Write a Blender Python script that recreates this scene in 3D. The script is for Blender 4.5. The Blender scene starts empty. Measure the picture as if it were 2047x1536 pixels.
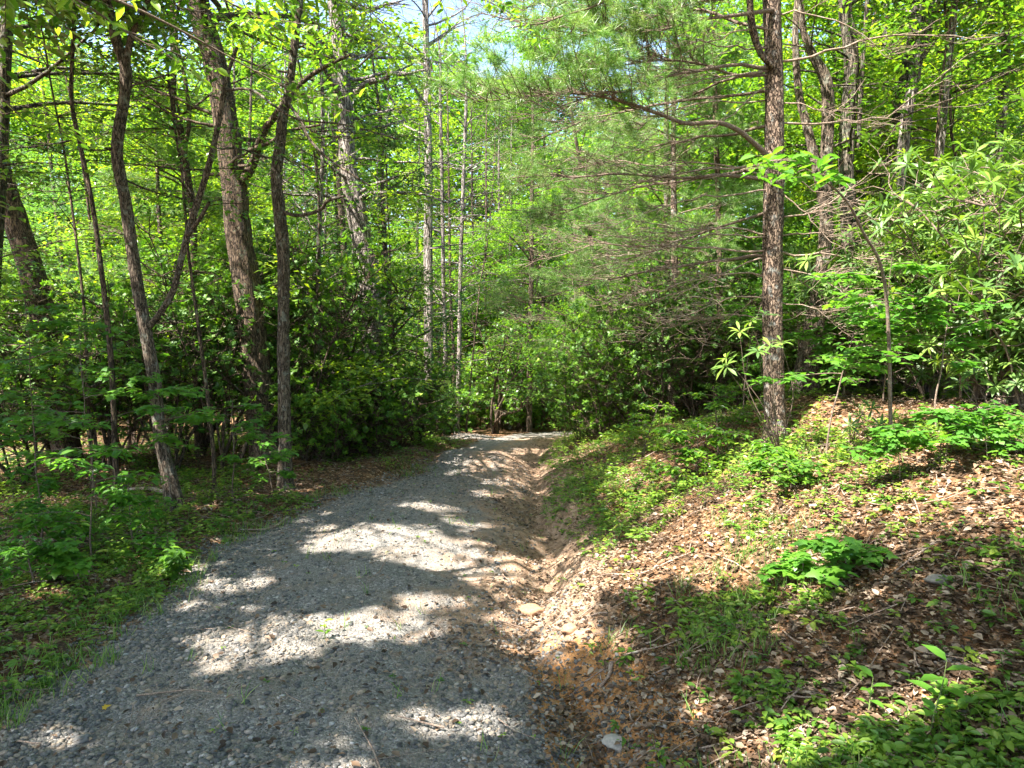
import bpy, math, random
import numpy as np
R = math.radians
random.seed(7)
rng = np.random.default_rng(11)
sc = bpy.context.scene
COL = sc.collection

# ------------------------------------------------------------------ camera
CAM = np.array([0.0, 0.0, 2.5]); F = 1383.0; PITCH = R(4.0); CX, CY = 1023.5, 768.0
cd = bpy.data.cameras.new('camera'); cam = bpy.data.objects.new('camera', cd); COL.objects.link(cam)
cam.location = CAM; cam.rotation_euler = (R(90) - PITCH, 0, 0)
cd.sensor_width = 36; cd.lens = 36 * F / 2047; cd.clip_end = 1000; cd.clip_start = 0.05
sc.camera = cam
# ------------------------------------------------------------------ sky and sun
EL, AZ = R(57), (-0.78, -0.62)
_n = math.hypot(*AZ)
SUN = np.array([AZ[0] / _n * math.cos(EL), AZ[1] / _n * math.cos(EL), math.sin(EL)])
w = bpy.data.worlds.new('World'); sc.world = w; w.use_nodes = True
nt = w.node_tree; bg = nt.nodes['Background']; sky = nt.nodes.new('ShaderNodeTexSky')
sky.sky_type = 'NISHITA'; sky.sun_disc = False; sky.sun_elevation = EL
sky.sun_rotation = math.atan2(SUN[0], SUN[1]); sky.dust_density = 2.0; sky.air_density = 1.0
nt.links.new(sky.outputs[0], bg.inputs[0]); bg.inputs[1].default_value = 0.115
sl = bpy.data.lights.new('sun', 'SUN'); sl.energy = 5.0; sl.angle = R(0.53); sl.color = (1, .94, .87)
so = bpy.data.objects.new('sun', sl); COL.objects.link(so)
from mathutils import Vector
so.rotation_euler = Vector(SUN).to_track_quat('Z', 'Y').to_euler()
sc.view_settings.view_transform = 'Standard'; sc.view_settings.look = 'None'
sc.view_settings.exposure = 2.5; sc.view_settings.gamma = 1
cy = sc.cycles
cy.max_bounces = 7; cy.diffuse_bounces = 4; cy.glossy_bounces = 2; cy.transmission_bounces = 4
cy.transparent_max_bounces = 4; cy.caustics_reflective = False; cy.caustics_refractive = False
cy.sample_clamp_indirect = 6; cy.use_denoising = True
try:
    cy.denoiser = 'OPENIMAGEDENOISE'; cy.denoising_input_passes = 'RGB_ALBEDO_NORMAL'
except Exception: pass

# ------------------------------------------------------------------ projection helpers
FW = np.array([0, math.cos(PITCH), -math.sin(PITCH)]); UP = np.array([0, math.sin(PITCH), math.cos(PITCH)])
def at(px, py, Y):
    """the world point at depth Y seen at full-size photo pixel (px, py)"""
    d = FW + (px - CX) / F * np.array([1., 0, 0]) - (py - CY) / F * UP
    return CAM + d * (Y / d[1])
def proj(P):
    q = np.asarray(P) - CAM
    dz = q @ FW
    ok = dz > .3; dz = np.where(ok, dz, 1)
    return np.where(ok, CX + F * q[..., 0] / dz, -9999), np.where(ok, CY - F * (q @ UP) / dz, -9999)

# ------------------------------------------------------------------ noise
def _h(ix, iy, s):
    n = (ix.astype(np.int64) * 374761393 + iy.astype(np.int64) * 668265263 + s * 974634777) & 0x7fffffff
    n = ((n ^ (n >> 13)) * 1274126177) & 0x7fffffff
    n = n ^ (n >> 16)
    return (n & 0xffff) / 65535.0
def vn(x, y, s=0):
    x = np.asarray(x, float); y = np.asarray(y, float)
    ix = np.floor(x); iy = np.floor(y); fx = x - ix; fy = y - iy
    fx = fx * fx * (3 - 2 * fx); fy = fy * fy * (3 - 2 * fy)
    a = _h(ix, iy, s); b = _h(ix + 1, iy, s); c = _h(ix, iy + 1, s); d = _h(ix + 1, iy + 1, s)
    return (a + (b - a) * fx) * (1 - fy) + (c + (d - c) * fx) * fy - .5
def fbm(x, y, s=0, o=4):
    t = 0; a = 1.
    for k in range(o):
        t = t + a * vn(x * 2 ** k, y * 2 ** k, s + k); a *= .5
    return t

# ------------------------------------------------------------------ terrain shape
YS = [-15, 0, 4, 5.5, 6.5, 8, 10.5, 14, 17, 20, 24, 28, 34, 45, 80]
XD = [2.5, .9, .52, .27, .33, .42, .46, .5, .6, .85, 1.6, 4.0, 8.5, 18, 45]
XL = [-3.2, -3.2, -3.2, -3.25, -3.3, -3.4, -2.8, -1.75, -1.6, -1.5, -.7, .2, 4.6, 14, 41]
ZR = [0, 0, 0, 0, 0, .0, .0, -.28, -.55, -.78, -1.12, -1.5, -2.1, -2.6, -2.6]
def ss(a, b, x): t = np.clip((x - a) / (b - a), 0, 1); return t * t * (3 - 2 * t)
def road_lr(y):
    y = np.asarray(y, float)
    return np.interp(y, YS, XL) + .22 * vn(y * 0 + 3, y * .9, 5) + .14 * vn(y * 0 + 3, y * 2.7, 15), np.interp(y, YS, XD) + .2 * vn(y * 0 + 9, y * .8, 6) + .16 * vn(y * 0 + 9, y * 2.3, 16)
def zg(x, y, micro=True):
    x = np.asarray(x, float); y = np.asarray(y, float)
    xl, xd = road_lr(y)
    z = np.interp(y, YS, ZR)
    s = x - xd
    bank = np.where(s > 0, .43 * np.minimum(s, 3.6) + .12 * np.clip(s - 3.6, 0, 14), 0)
    bank = np.where((s > 0) & (s < .5), .43 * s * s / .5 * .5 + .1 * s, bank * 1.0 - 0)
    bank = np.where(s >= .5, .43 * (s - .25) + .05 - .41 * np.clip(s - 3.8, 0, 14) - .43 * np.clip(s - 17.8, 0, 1e3), bank)
    l = xl - x
    near = ss(10.5, 14, y) * (1 - ss(19, 23, y))
    berm = np.where(l > 0, (.03 + .27 * near) * ss(0, .6, l) + .5 * near * ss(.3, 5, l) * 0, 0)
    dd = (-.12 * np.exp(-((s + .35) / .55) ** 2) - .14 * np.exp(-((s + .1) / .22) ** 2)) * ss(1.5, 4, y) * (1 - .6 * ss(16, 22, y))
    crown = .07 * np.clip(1 - ((x - (xl + xd) / 2) / ((xd - xl) / 2)) ** 2, 0, 1)
    ruts = -.05 * np.exp(-((x - xl - .8) / .3) ** 2) - .05 * np.exp(-((x - xd + 1.1) / .25) ** 2)
    ruts = ruts * ((x > xl) & (x < xd))
    hump = .3 * np.exp(-((y - 15.6) / 1.2) ** 2) * ss(-.5, 1, xd - x) * ss(-1, .5, x - xl)
    mound = .2 * np.exp(-((x + 1.5) / .9) ** 2 - ((y - 23.6) / 1.1) ** 2)
    z = z + bank + berm + dd + crown + ruts + hump + mound
    if micro:
        rd = ss(-.2, .2, x - xl) * ss(-.2, .2, xd - x)
        z = z + .22 * (1 - rd) * fbm(x * .7, y * .7, 1, 2) * ss(0, 2, abs(x - (xl + xd) / 2) - 1.4)
        z = z + (.05 * fbm(x * 2.2, y * 2.2, 20, 3)) + .018 * fbm(x * 9, y * 9, 30, 3)
        z = z + .07 * fbm(x * 2.5, y * 1.6, 40, 3) * np.exp(-((s + .2) / .6) ** 2)
    return z
def hit(px, py):
    """ground point seen at a pixel"""
    d = FW + (px - CX) / F * np.array([1., 0, 0]) - (py - CY) / F * UP
    t = 1.5
    while t < 90:
        p = CAM + d * t
        if p[2] <= zg(p[0], p[1]): return np.array([p[0], p[1], float(zg(p[0], p[1]))])
        t += .02 + t * .002
    return p
def gp(x, y): return np.array([x, y, float(zg(x, y))])

# chosen sun patches: the canopy is cut open so sun reaches the ground there
LIT = [(840, 1088, 210, 46, 4), (1040, 1160, 80, 55, 15), (470, 1166, 165, 30, 4), (440, 1213, 125, 22, 3), (400, 1268, 55, 22, -8),
       (530, 1292, 170, 38, -14), (790, 1252, 110, 34, 10), (870, 1205, 70, 22, 10), (900, 1450, 110, 36, -2),
       (140, 1478, 90, 26, -10), (740, 1530, 100, 22, -5), (1090, 1240, 110, 40, 15), (1010, 1290, 70, 22, 25),
       (1240, 1130, 190, 58, -14), (1480, 1060, 270, 84, -18), (1350, 1100, 120, 40, -12), (1900, 945, 170, 24, -8), (1700, 990, 110, 26, -14),
       (1530, 955, 120, 30, -8), (1400, 1410, 45, 38, 30), (1800, 1400, 260, 40, -12), (1600, 1510, 190, 30, 0), (1960, 1350, 110, 30, -12),
       (970, 925, 80, 9, 0), (1050, 905, 70, 8, -6), (990, 962, 80, 12, 12), (950, 985, 50, 8, 10), (860, 1015, 60, 9, 5), (640, 1020, 50, 8, 0),
       (1250, 960, 40, 18, -20), (100, 1190, 60, 18, 0), (1180, 895, 50, 12, -20), (360, 1100, 40, 16, 0), (1690, 890, 60, 14, -8), (300, 1035, 30, 10, 0)]
LIT3 = [(at(a_, b_, c_), r_) for a_, b_, c_, r_ in [(100, 120, 12, 1.6), (350, 100, 14, 2.0), (600, 150, 12, 1.2), (760, 80, 20, 3), (1000, 350, 22, 2.5), (1950, 250, 14, 2), (1750, 100, 14, 2), (1400, 400, 9, .9), (1300, 500, 9, .8), (1200, 420, 9, .8), (1650, 500, 9, .7), (1500, 560, 8.8, .5), (250, 420, 16, 2), (20, 250, 14, 1.5), (1030, 600, 36, 4), (900, 330, 26, 3), (1180, 560, 22, 1.8), (1480, 200, 14, 1.6),
    (1100, 185, 7.5, 1.2), (1280, 40, 8, 1.4), (1200, 130, 8, .9), (1350, 230, 9, .6), (1000, 690, 30, 2.6), (920, 780, 27, 1.8), (1120, 700, 28, 2.2), (1080, 560, 30, 3), (1010, 800, 27.5, 2.2), (960, 840, 26, 1.5), (1180, 760, 20, 2.0), (1080, 800, 30, 3), (450, 700, 12.8, .8), (600, 620, 13.6, .9), (250, 700, 12.6, .8), (380, 560, 14.5, .9), (700, 800, 14.8, .8), (90, 800, 12, .7), (850, 700, 24, 2.5), (800, 650, 16, 1.2), (880, 500, 30, 4), (1120, 450, 28, 3), (1300, 420, 16, 1.6), (1420, 620, 14, .8),
    (735, 520, 17, .7), (705, 400, 17, .7), (745, 620, 17, .5), (1150, 185, 7.6, .9), (1010, 200, 7.2, .7), (1330, 110, 8, .9), (1400, 20, 8, .8),
    (1250, 160, 8, .8), (1900, 420, 9, .9), (2000, 480, 8.4, .8), (1800, 500, 9.6, .6), (1720, 570, 7, .5), (1620, 650, 7.4, .5), (1480, 640, 7.7, .4), (572, 930, 11.2, .3), (1548, 800, 9, .35), (1546, 540, 9, .4),
    (1190, 720, 19, 1.3), (1160, 800, 20, 1.0), (860, 830, 18.5, 1.1), (800, 760, 17, .8), (760, 800, 15, .8), (700, 720, 14.5, .6), (880, 880, 19, .8), (560, 700, 13, .5), (1240, 800, 17, .9), (1300, 700, 16, .9), (200, 600, 13, .6), (420, 640, 13, .5), (1950, 600, 8.6, .6), (100, 620, 8.6, .35), (180, 960, 7.3, .35), (1580, 320, 6, .4), (1350, 880, 8.6, .35), (600, 1000, 11, .4),
    (950, 500, 28, 4), (1250, 300, 20, 2.2), (640, 300, 24, 3), (1850, 200, 22, 3), (200, 280, 20, 2.5), (850, 600, 30, 3), (1000, 250, 30, 4), (60, 450, 17, 1.5), (450, 300, 20, 2), (1600, 350, 18, 1.6), (340, 560, 17, .8), (1000, 760, 28, 1.5),
    (857, 560, 22, .8), (300, 700, 9.4, .2), (1690, 300, 11.5, .5), (1800, 350, 12, .5)]]  # spots brightened by cutting away the leaves on their sunward side
def gapmask(P):
    """True for leaves cut from the canopy to let sun or sky through"""
    m = litmask(P)
    for c, r in LIT3:
        v = P - c; t = v @ SUN; d2 = (v * v).sum(1) - t * t
        m |= (t > r + .3) & (d2 < r * r)
    # the open strip of sky above the road, where the crowns of both sides do not meet
    yy = np.maximum(P[:, 1], 1); ex = (P[:, 0] + .02 * yy) / yy; ez = (P[:, 2] - 2.5 - .375 * yy) / yy
    m |= (P[:, 1] > 9) & ((ex / .045) ** 2 + (ez / .028) ** 2 < 1 + 1.6 * vn(ex * 45, ez * 60, 300))
    return m
def litmask(P, grow=1.0):
    """True for points whose shadow would fall in a chosen sun patch"""
    q = np.array(P, float)
    for _ in range(4):
        t = (q[:, 2] - zg(q[:, 0], q[:, 1], False)) / SUN[2]
        q = q - t[:, None] * SUN
    px, py = proj(q)
    wv = 1 + 2.1 * fbm(q[:, 0] * 2.3, q[:, 1] * 2.3, 201, 3)
    m = (fbm(q[:, 0] * 2.3, q[:, 1] * 2.3, 222, 3) > .53) & (abs(q[:, 0]) < 9) & (q[:, 1] < 30)
    for cx, cy_, rx, ry, a in LIT:
        ca, sa = math.cos(R(a)), math.sin(R(a))
        dx, dy = px - cx, py - cy_
        u = dx * ca + dy * sa; v = -dx * sa + dy * ca
        m |= (u / rx / grow) ** 2 + (v / ry / grow) ** 2 < 1.15 * wv
    return m

# ------------------------------------------------------------------ mesh accumulation
class Acc:
    def __init__(s): s.V = []; s.F = []; s.T = []; s.n = 0
    def add(s, V, F, tone=.5):
        V = np.asarray(V, np.float32).reshape(-1, 3)
        if not len(V): return
        s.V.append(V)
        t = np.broadcast_to(np.asarray(tone, np.float32), (len(V),)) if np.ndim(tone) < 1 or len(tone) == len(V) else None
        s.T.append(t)
        for f in (F if isinstance(F, list) else [F]): s.F.append(np.asarray(f, np.int32) + s.n)
        s.n += len(V)
    def build(s, name, mat, parent=None, org=None, smooth=False, attrs=None):
        me = bpy.data.meshes.new(name)
        V = np.concatenate(s.V) if s.V else np.zeros((0, 3), np.float32)
        if org is not None: V = V - np.asarray(org, np.float32)
        nf = sum(len(f) for f in s.F)
        if nf:
            L = np.concatenate([f.ravel() for f in s.F])
            tot = np.concatenate([np.full(len(f), f.shape[1], np.int32) for f in s.F])
            st = np.concatenate([[0], np.cumsum(tot)[:-1]]).astype(np.int32)
            me.vertices.add(len(V)); me.vertices.foreach_set('co', V.astype(np.float32).ravel())
            me.loops.add(len(L)); me.loops.foreach_set('vertex_index', L.astype(np.int32))
            me.polygons.add(nf); me.polygons.foreach_set('loop_start', st)
            a = me.attributes.new('tone', 'FLOAT', 'POINT'); a.data.foreach_set('value', np.concatenate(s.T).astype(np.float32))
            for k, v in (attrs or {}).items():
                a = me.attributes.new(k, 'FLOAT', 'POINT'); a.data.foreach_set('value', v.astype(np.float32))
            me.update(calc_edges=True)
            if smooth: me.polygons.foreach_set('use_smooth', np.ones(nf, bool))
        me.materials.append(mat)
        o = bpy.data.objects.new(name, me); COL.objects.link(o)
        if parent is not None: o.parent = parent
        return o
def tag(o, label=None, cat=None, group=None, kind=None):
    if label: o['label'] = label
    if cat: o['category'] = cat
    if group: o['group'] = group
    if kind: o['kind'] = kind
    return o
def thing(name, loc, label, cat, group=None):
    o = bpy.data.objects.new(name, None); COL.objects.link(o); o.location = [float(v) for v in loc]
    o.empty_display_size = .2
    return tag(o, label, cat, group)

def unit(v): return v / (np.linalg.norm(v, axis=-1, keepdims=True) + 1e-9)
def resample(P, m):
    P = np.asarray(P, float); d = np.concatenate([[0], np.cumsum(np.linalg.norm(np.diff(P, axis=0), axis=1))])
    t = np.linspace(0, d[-1], m)
    return np.stack([np.interp(t, d, P[:, k]) for k in range(P.shape[1])], 1)
def smoothline(P, m):
    """Catmull-Rom through the rows of P (any columns)"""
    P = np.asarray(P, float)
    Q = np.vstack([2 * P[0] - P[1], P, 2 * P[-1] - P[-2]]); out = []
    n = len(P) - 1
    for u in np.linspace(0, n - 1e-6, m):
        i = int(u); t = u - i; a, b, c, d = Q[i], Q[i + 1], Q[i + 2], Q[i + 3]
        out.append(.5 * (2 * b + (c - a) * t + (2 * a - 5 * b + 4 * c - d) * t * t + (3 * b - a - 3 * c + d) * t ** 3))
    return np.array(out)
def tubes(acc, P, Rr, k=5, tone=None, rough=0.0, cap=False):
    """P (n,m,3), Rr (n,m): n tapered tubes at once"""
    P = np.asarray(P, float); Rr = np.asarray(Rr, float)
    if P.ndim == 2: P = P[None]; Rr = Rr[None]
    n, m, _ = P.shape
    if n == 0: return
    T = np.gradient(P, axis=1); T = unit(T)
    ov = unit(P[:, -1] - P[:, 0]); vert = abs(ov[:, 2]) > .75
    ref = np.where(vert[:, None], np.array([0., 1, 0]), np.array([0., 0, 1]))[:, None, :]
    X = unit(np.cross(T, ref)); Y = np.cross(X, T)
    a = np.linspace(0, 2 * np.pi, k, endpoint=False)
    rr = Rr[:, :, None] * np.ones(k)
    if rough > 0:
        rr = rr * (1 + rough * (rng.random((n, m, k)) - .5) + rough * .8 * np.sin(a * 3 + rng.random() * 6))
    V = P[:, :, None, :] + rr[..., None] * (np.cos(a)[:, None] * X[:, :, None, :] + np.sin(a)[:, None] * Y[:, :, None, :])
    i = np.arange(m - 1)[:, None] * k; j = np.arange(k)[None]; j2 = (j + 1) % k
    q = np.stack([i + j, i + j2, i + k + j2, i + k + j], -1).reshape(-1, 4)
    Fq = (q[None] + (np.arange(n) * m * k)[:, None, None]).reshape(-1, 4)
    tn = np.repeat(rng.random(n) if tone is None else np.full(n, tone), m * k)
    acc.add(V.reshape(-1, 3), Fq, tn)
def grow(S, D, L, m=6, wob=.15, g=0.0):
    """n wandering polylines from starts S along D"""
    n = len(S); d = unit(np.array(D, float)); P = np.zeros((n, m, 3)); P[:, 0] = S
    st = (np.asarray(L, float) / (m - 1))[:, None]
    for i in range(1, m):
        d = unit(d + wob * rng.normal(size=(n, 3)) + np.array([0, 0, g]))
        P[:, i] = P[:, i - 1] + d * st
    return P
def side(D, ang, up=0.0):
    """turn horizontal directions D by ang about z, then lift"""
    c, s_ = np.cos(ang), np.sin(ang)
    x = D[:, 0] * c - D[:, 1] * s_; y = D[:, 0] * s_ + D[:, 1] * c
    h = np.hypot(x, y) + 1e-6
    return unit(np.stack([x / h, y / h, np.broadcast_to(up, x.shape)], 1))

# leaf templates: (verts, [faces])
T_DIA = (np.array([[0, 0, 0], [.29, .42, .07], [0, 1, -.06], [-.29, .42, .07]]), [np.array([[0, 1, 2, 3]])])
T_LEAF = (np.array([[0, 0, 0], [.21, .28, .07], [.2, .62, .06], [0, 1, -.1], [-.2, .62, .06], [-.21, .28, .07]]),
          [np.array([[0, 1, 2, 3], [0, 3, 4, 5]])])
T_LONG = (np.array([[0, 0, 0], [0, .35, .02], [0, .72, -.02], [0, 1, -.14], [.085, .32, .035], [.105, .66, -.005], [-.085, .32, .035], [-.105, .66, -.005]]),
          [np.array([[0, 4, 1], [2, 5, 3], [0, 1, 6], [2, 3, 7]]), np.array([[1, 4, 5, 2], [1, 2, 7, 6]])])
def star(pts, c, droop=.25):
    v = [[c[0], c[1], .03]] + [[x, y, -droop * ((x * x) + (y - c[1]) ** 2) ** .5 * .5] for x, y in pts]
    n = len(pts)
    return (np.array(v), [np.array([[0, i + 1, (i + 1) % n + 1] for i in range(n)])])
_h_ = [(.1, -.02), (.34, -.06), (.26, .14), (.56, .3), (.36, .4), (.24, .48), (.2, .66)]
T_MAPLE = star([(0, .02)] + _h_ + [(0, 1)] + [(-x, y) for x, y in _h_[::-1]], (0, .34))
_h_ = [(.07, .15), (.3, .45), (.36, .62), (.22, .58), (.14, .6), (.17, .8)]
T_SASS = star([(0, 0)] + _h_ + [(0, 1)] + [(-x, y) for x, y in _h_[::-1]], (0, .45))
T_NEED = (np.array([[-.019, 0, 0], [.019, 0, 0], [0, 1, -.08]]), [np.array([[0, 1, 2]])])
T_BLADE = (np.array([[-.02, 0, 0], [.02, 0, 0], [.016, .55, .0], [-.016, .55, 0], [0, 1, -.25]]), [np.array([[0, 1, 2, 3]]), np.array([[3, 2, 4]])])
def leaves(acc, pos, axis, nrm, size, tmpl, tone=None):
    n = len(pos)
    if n == 0: return
    y = unit(np.asarray(axis, float)); x = unit(np.cross(y, nrm)); z = np.cross(x, y)
    T, Fs = tmpl; size = np.broadcast_to(np.asarray(size, float), (n,))
    V = pos[:, None] + size[:, None, None] * (T[None, :, 0:1] * x[:, None] + T[None, :, 1:2] * y[:, None] + T[None, :, 2:3] * z[:, None])
    off = (np.arange(n) * len(T))[:, None, None]
    t = rng.random(n) if tone is None else np.asarray(tone)
    acc.add(V.reshape(-1, 3), [(f[None] + off).reshape(-1, f.shape[1]) for f in Fs], np.repeat(t, len(T)))
def cluster_leaves(acc, C, m, r, size, tmpl, flat=.09, tilt=.28, tone_c=None, carve=True):
    """m leaves round each centre: a flat spray"""
    n = len(C)
    if n == 0: return
    P = np.repeat(C, m, 0); k = len(P)
    a = rng.random(k) * 2 * np.pi; q = np.sqrt(rng.random(k)) * r
    out = np.stack([np.cos(a), np.sin(a), np.zeros(k)], 1)
    P = P + out * q[:, None]; P[:, 2] += flat * r * rng.normal(size=k) - .1 * q
    if carve:
        kk = ~gapmask(P); P = P[kk]; a = a[kk]; k = len(P)
    b = a + rng.normal(size=k) * .9
    ax = np.stack([np.cos(b), np.sin(b), -.25 + .35 * rng.normal(size=k)], 1)
    nr = np.stack([tilt * rng.normal(size=k), tilt * rng.normal(size=k), np.ones(k)], 1)
    tc = rng.random(n) if tone_c is None else tone_c
    tcr = np.repeat(tc, m); tcr = tcr[kk] if carve else tcr; tone = np.clip(tcr * .6 + rng.random(k) * .4, 0, 1)
    leaves(acc, P, ax, nr, size * (.6 + .6 * rng.random(k)), tmpl, tone)
def whorl_leaves(acc, C, D, m, size, tmpl, el=.35):
    """m leaves radiating from each tip C with shoot axis D"""
    n = len(C)
    if n == 0: return
    D = unit(D); X = unit(np.cross(D, np.array([.31, .2, .1]))); Y = np.cross(D, X)
    a = (np.arange(m) * 2.4)[None] + rng.random((n, 1)) * 6.28
    e = el + .28 * rng.normal(size=(n, m))
    rad = np.cos(a)[..., None] * X[:, None] + np.sin(a)[..., None] * Y[:, None]
    ax = rad * np.cos(e)[..., None] + D[:, None] * np.sin(e)[..., None]
    nr = D[:, None] * np.cos(e)[..., None] - rad * np.sin(e)[..., None] + np.array([0, 0, .25])
    P = np.repeat(C, m, 0) + D.repeat(m, 0) * (rng.random((n * m, 1)) * -.04)
    leaves(acc, P, ax.reshape(-1, 3), nr.reshape(-1, 3), (size * (.65 + .5 * rng.random((n, m)))).ravel(), tmpl,
           np.clip(np.repeat(rng.random(n), m) * .55 + rng.random(n * m) * .45, 0, 1))

# ------------------------------------------------------------------ materials
def newmat(name):
    m = bpy.data.materials.new(name); m.use_nodes = True
    n = m.node_tree; n.nodes.clear()
    out = n.nodes.new('ShaderNodeOutputMaterial')
    return m, n, out
def N(n, t, **k):
    x = n.nodes.new(t)
    for a, b in k.items():
        if a.startswith('i_'): x.inputs[a[2:].replace('_', ' ')].default_value = b
        else: setattr(x, a, b)
    return x
def ramp(n, fac, stops):
    r = n.nodes.new('ShaderNodeValToRGB'); e = r.color_ramp.elements
    while len(e) < len(stops): e.new(.5)
    for i, (p, c) in enumerate(stops): e[i].position = p; e[i].color = (*c, 1)
    n.links.new(fac, r.inputs[0]); return r.outputs[0]
def leaf_mat(name, stops, trans=.45, tint=(1.5, 1.6, .55), gloss=.06, rough=.4):
    m, n, out = newmat(name)
    at_ = N(n, 'ShaderNodeAttribute', attribute_name='tone')
    col = ramp(n, at_.outputs['Fac'], stops)
    d = N(n, 'ShaderNodeBsdfDiffuse'); n.links.new(col, d.inputs[0])
    t = N(n, 'ShaderNodeBsdfTranslucent')
    mu = N(n, 'ShaderNodeMixRGB', blend_type='MULTIPLY'); mu.inputs[0].default_value = 1; mu.inputs[2].default_value = (*tint, 1)
    n.links.new(col, mu.inputs[1]); n.links.new(mu.outputs[0], t.inputs[0])
    ms = N(n, 'ShaderNodeMixShader'); ms.inputs[0].default_value = trans
    n.links.new(d.outputs[0], ms.inputs[1]); n.links.new(t.outputs[0], ms.inputs[2])
    g = N(n, 'ShaderNodeBsdfGlossy'); g.inputs['Roughness'].default_value = rough; g.inputs[0].default_value = (1, 1, 1, 1)
    fr = N(n, 'ShaderNodeLayerWeight'); fr.inputs[0].default_value = .25
    ma = N(n, 'ShaderNodeMath', operation='MULTIPLY_ADD'); ma.inputs[1].default_value = gloss * 2.2; ma.inputs[2].default_value = gloss * .5
    n.links.new(fr.outputs['Fresnel'], ma.inputs[0])
    m2 = N(n, 'ShaderNodeMixShader'); n.links.new(ma.outputs[0], m2.inputs[0])
    n.links.new(ms.outputs[0], m2.inputs[1]); n.links.new(g.outputs[0], m2.inputs[2]); n.links.new(m2.outputs[0], out.inputs[0])
    return m
G = lambda *s: [(i / (len(s) - 1), c) for i, c in enumerate(s)]
M = {}
M['canopy'] = leaf_mat('canopy_leaf', G((.03, .095, .014), (.065, .17, .018), (.13, .27, .025), (.25, .37, .045)), trans=.55, tint=(1.95, 1.8, .6))
M['canopy_deep'] = leaf_mat('deep_green_leaf', G((.02, .065, .02), (.045, .12, .03), (.09, .19, .045), (.17, .28, .07)), trans=.5, tint=(1.6, 1.75, .8))
M['canopy_warm'] = leaf_mat('yellow_green_leaf', G((.06, .13, .012), (.12, .21, .018), (.21, .31, .025), (.34, .42, .05)), trans=.55, tint=(1.9, 1.9, .45))
M['maple'] = leaf_mat('maple_leaf', G((.05, .15, .02), (.085, .23, .025), (.15, .31, .03)), trans=.52, tint=(1.7, 1.7, .65), gloss=.05)
M['laurel'] = leaf_mat('laurel_leaf', G((.022, .07, .010), (.045, .12, .014), (.09, .20, .018), (.19, .30, .03)), trans=.3, gloss=.045, rough=.5)
M['laurel_light'] = leaf_mat('lighter_laurel_leaf', G((.03, .09, .012), (.07, .17, .016), (.13, .26, .022), (.24, .36, .03)), trans=.42, gloss=.04, rough=.5)  # paler, more translucent version of the laurel leaf colours
M['rhodo'] = leaf_mat('rhododendron_leaf', G((.035, .085, .018), (.07, .15, .025), (.13, .23, .03), (.25, .33, .05)), trans=.38, gloss=.05, rough=.5)
M['needle'] = leaf_mat('pine_needle', G((.05, .15, .022), (.15, .30, .05), (.42, .50, .20)), trans=.4, tint=(1.3, 1.4, .7), gloss=.05, rough=.4)
M['herb'] = leaf_mat('herb_leaf', G((.05, .13, .018), (.10, .21, .025), (.20, .31, .04), (.30, .34, .06)), trans=.45, gloss=.05)
M['grass'] = leaf_mat('grass_blade', G((.06, .15, .02), (.12, .25, .03), (.28, .34, .12)), trans=.45, gloss=.05)
M['yellow'] = leaf_mat('yellow_leaf', G((.45, .25, .03), (.6, .4, .05)), trans=.3, gloss=.05)
M['litter'] = leaf_mat('dead_leaf', G((.03, .02, .012), (.065, .04, .024), (.12, .075, .044), (.21, .145, .095), (.38, .30, .22)), trans=.12, tint=(1.3, 1, .7), gloss=.04, rough=.5)

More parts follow.
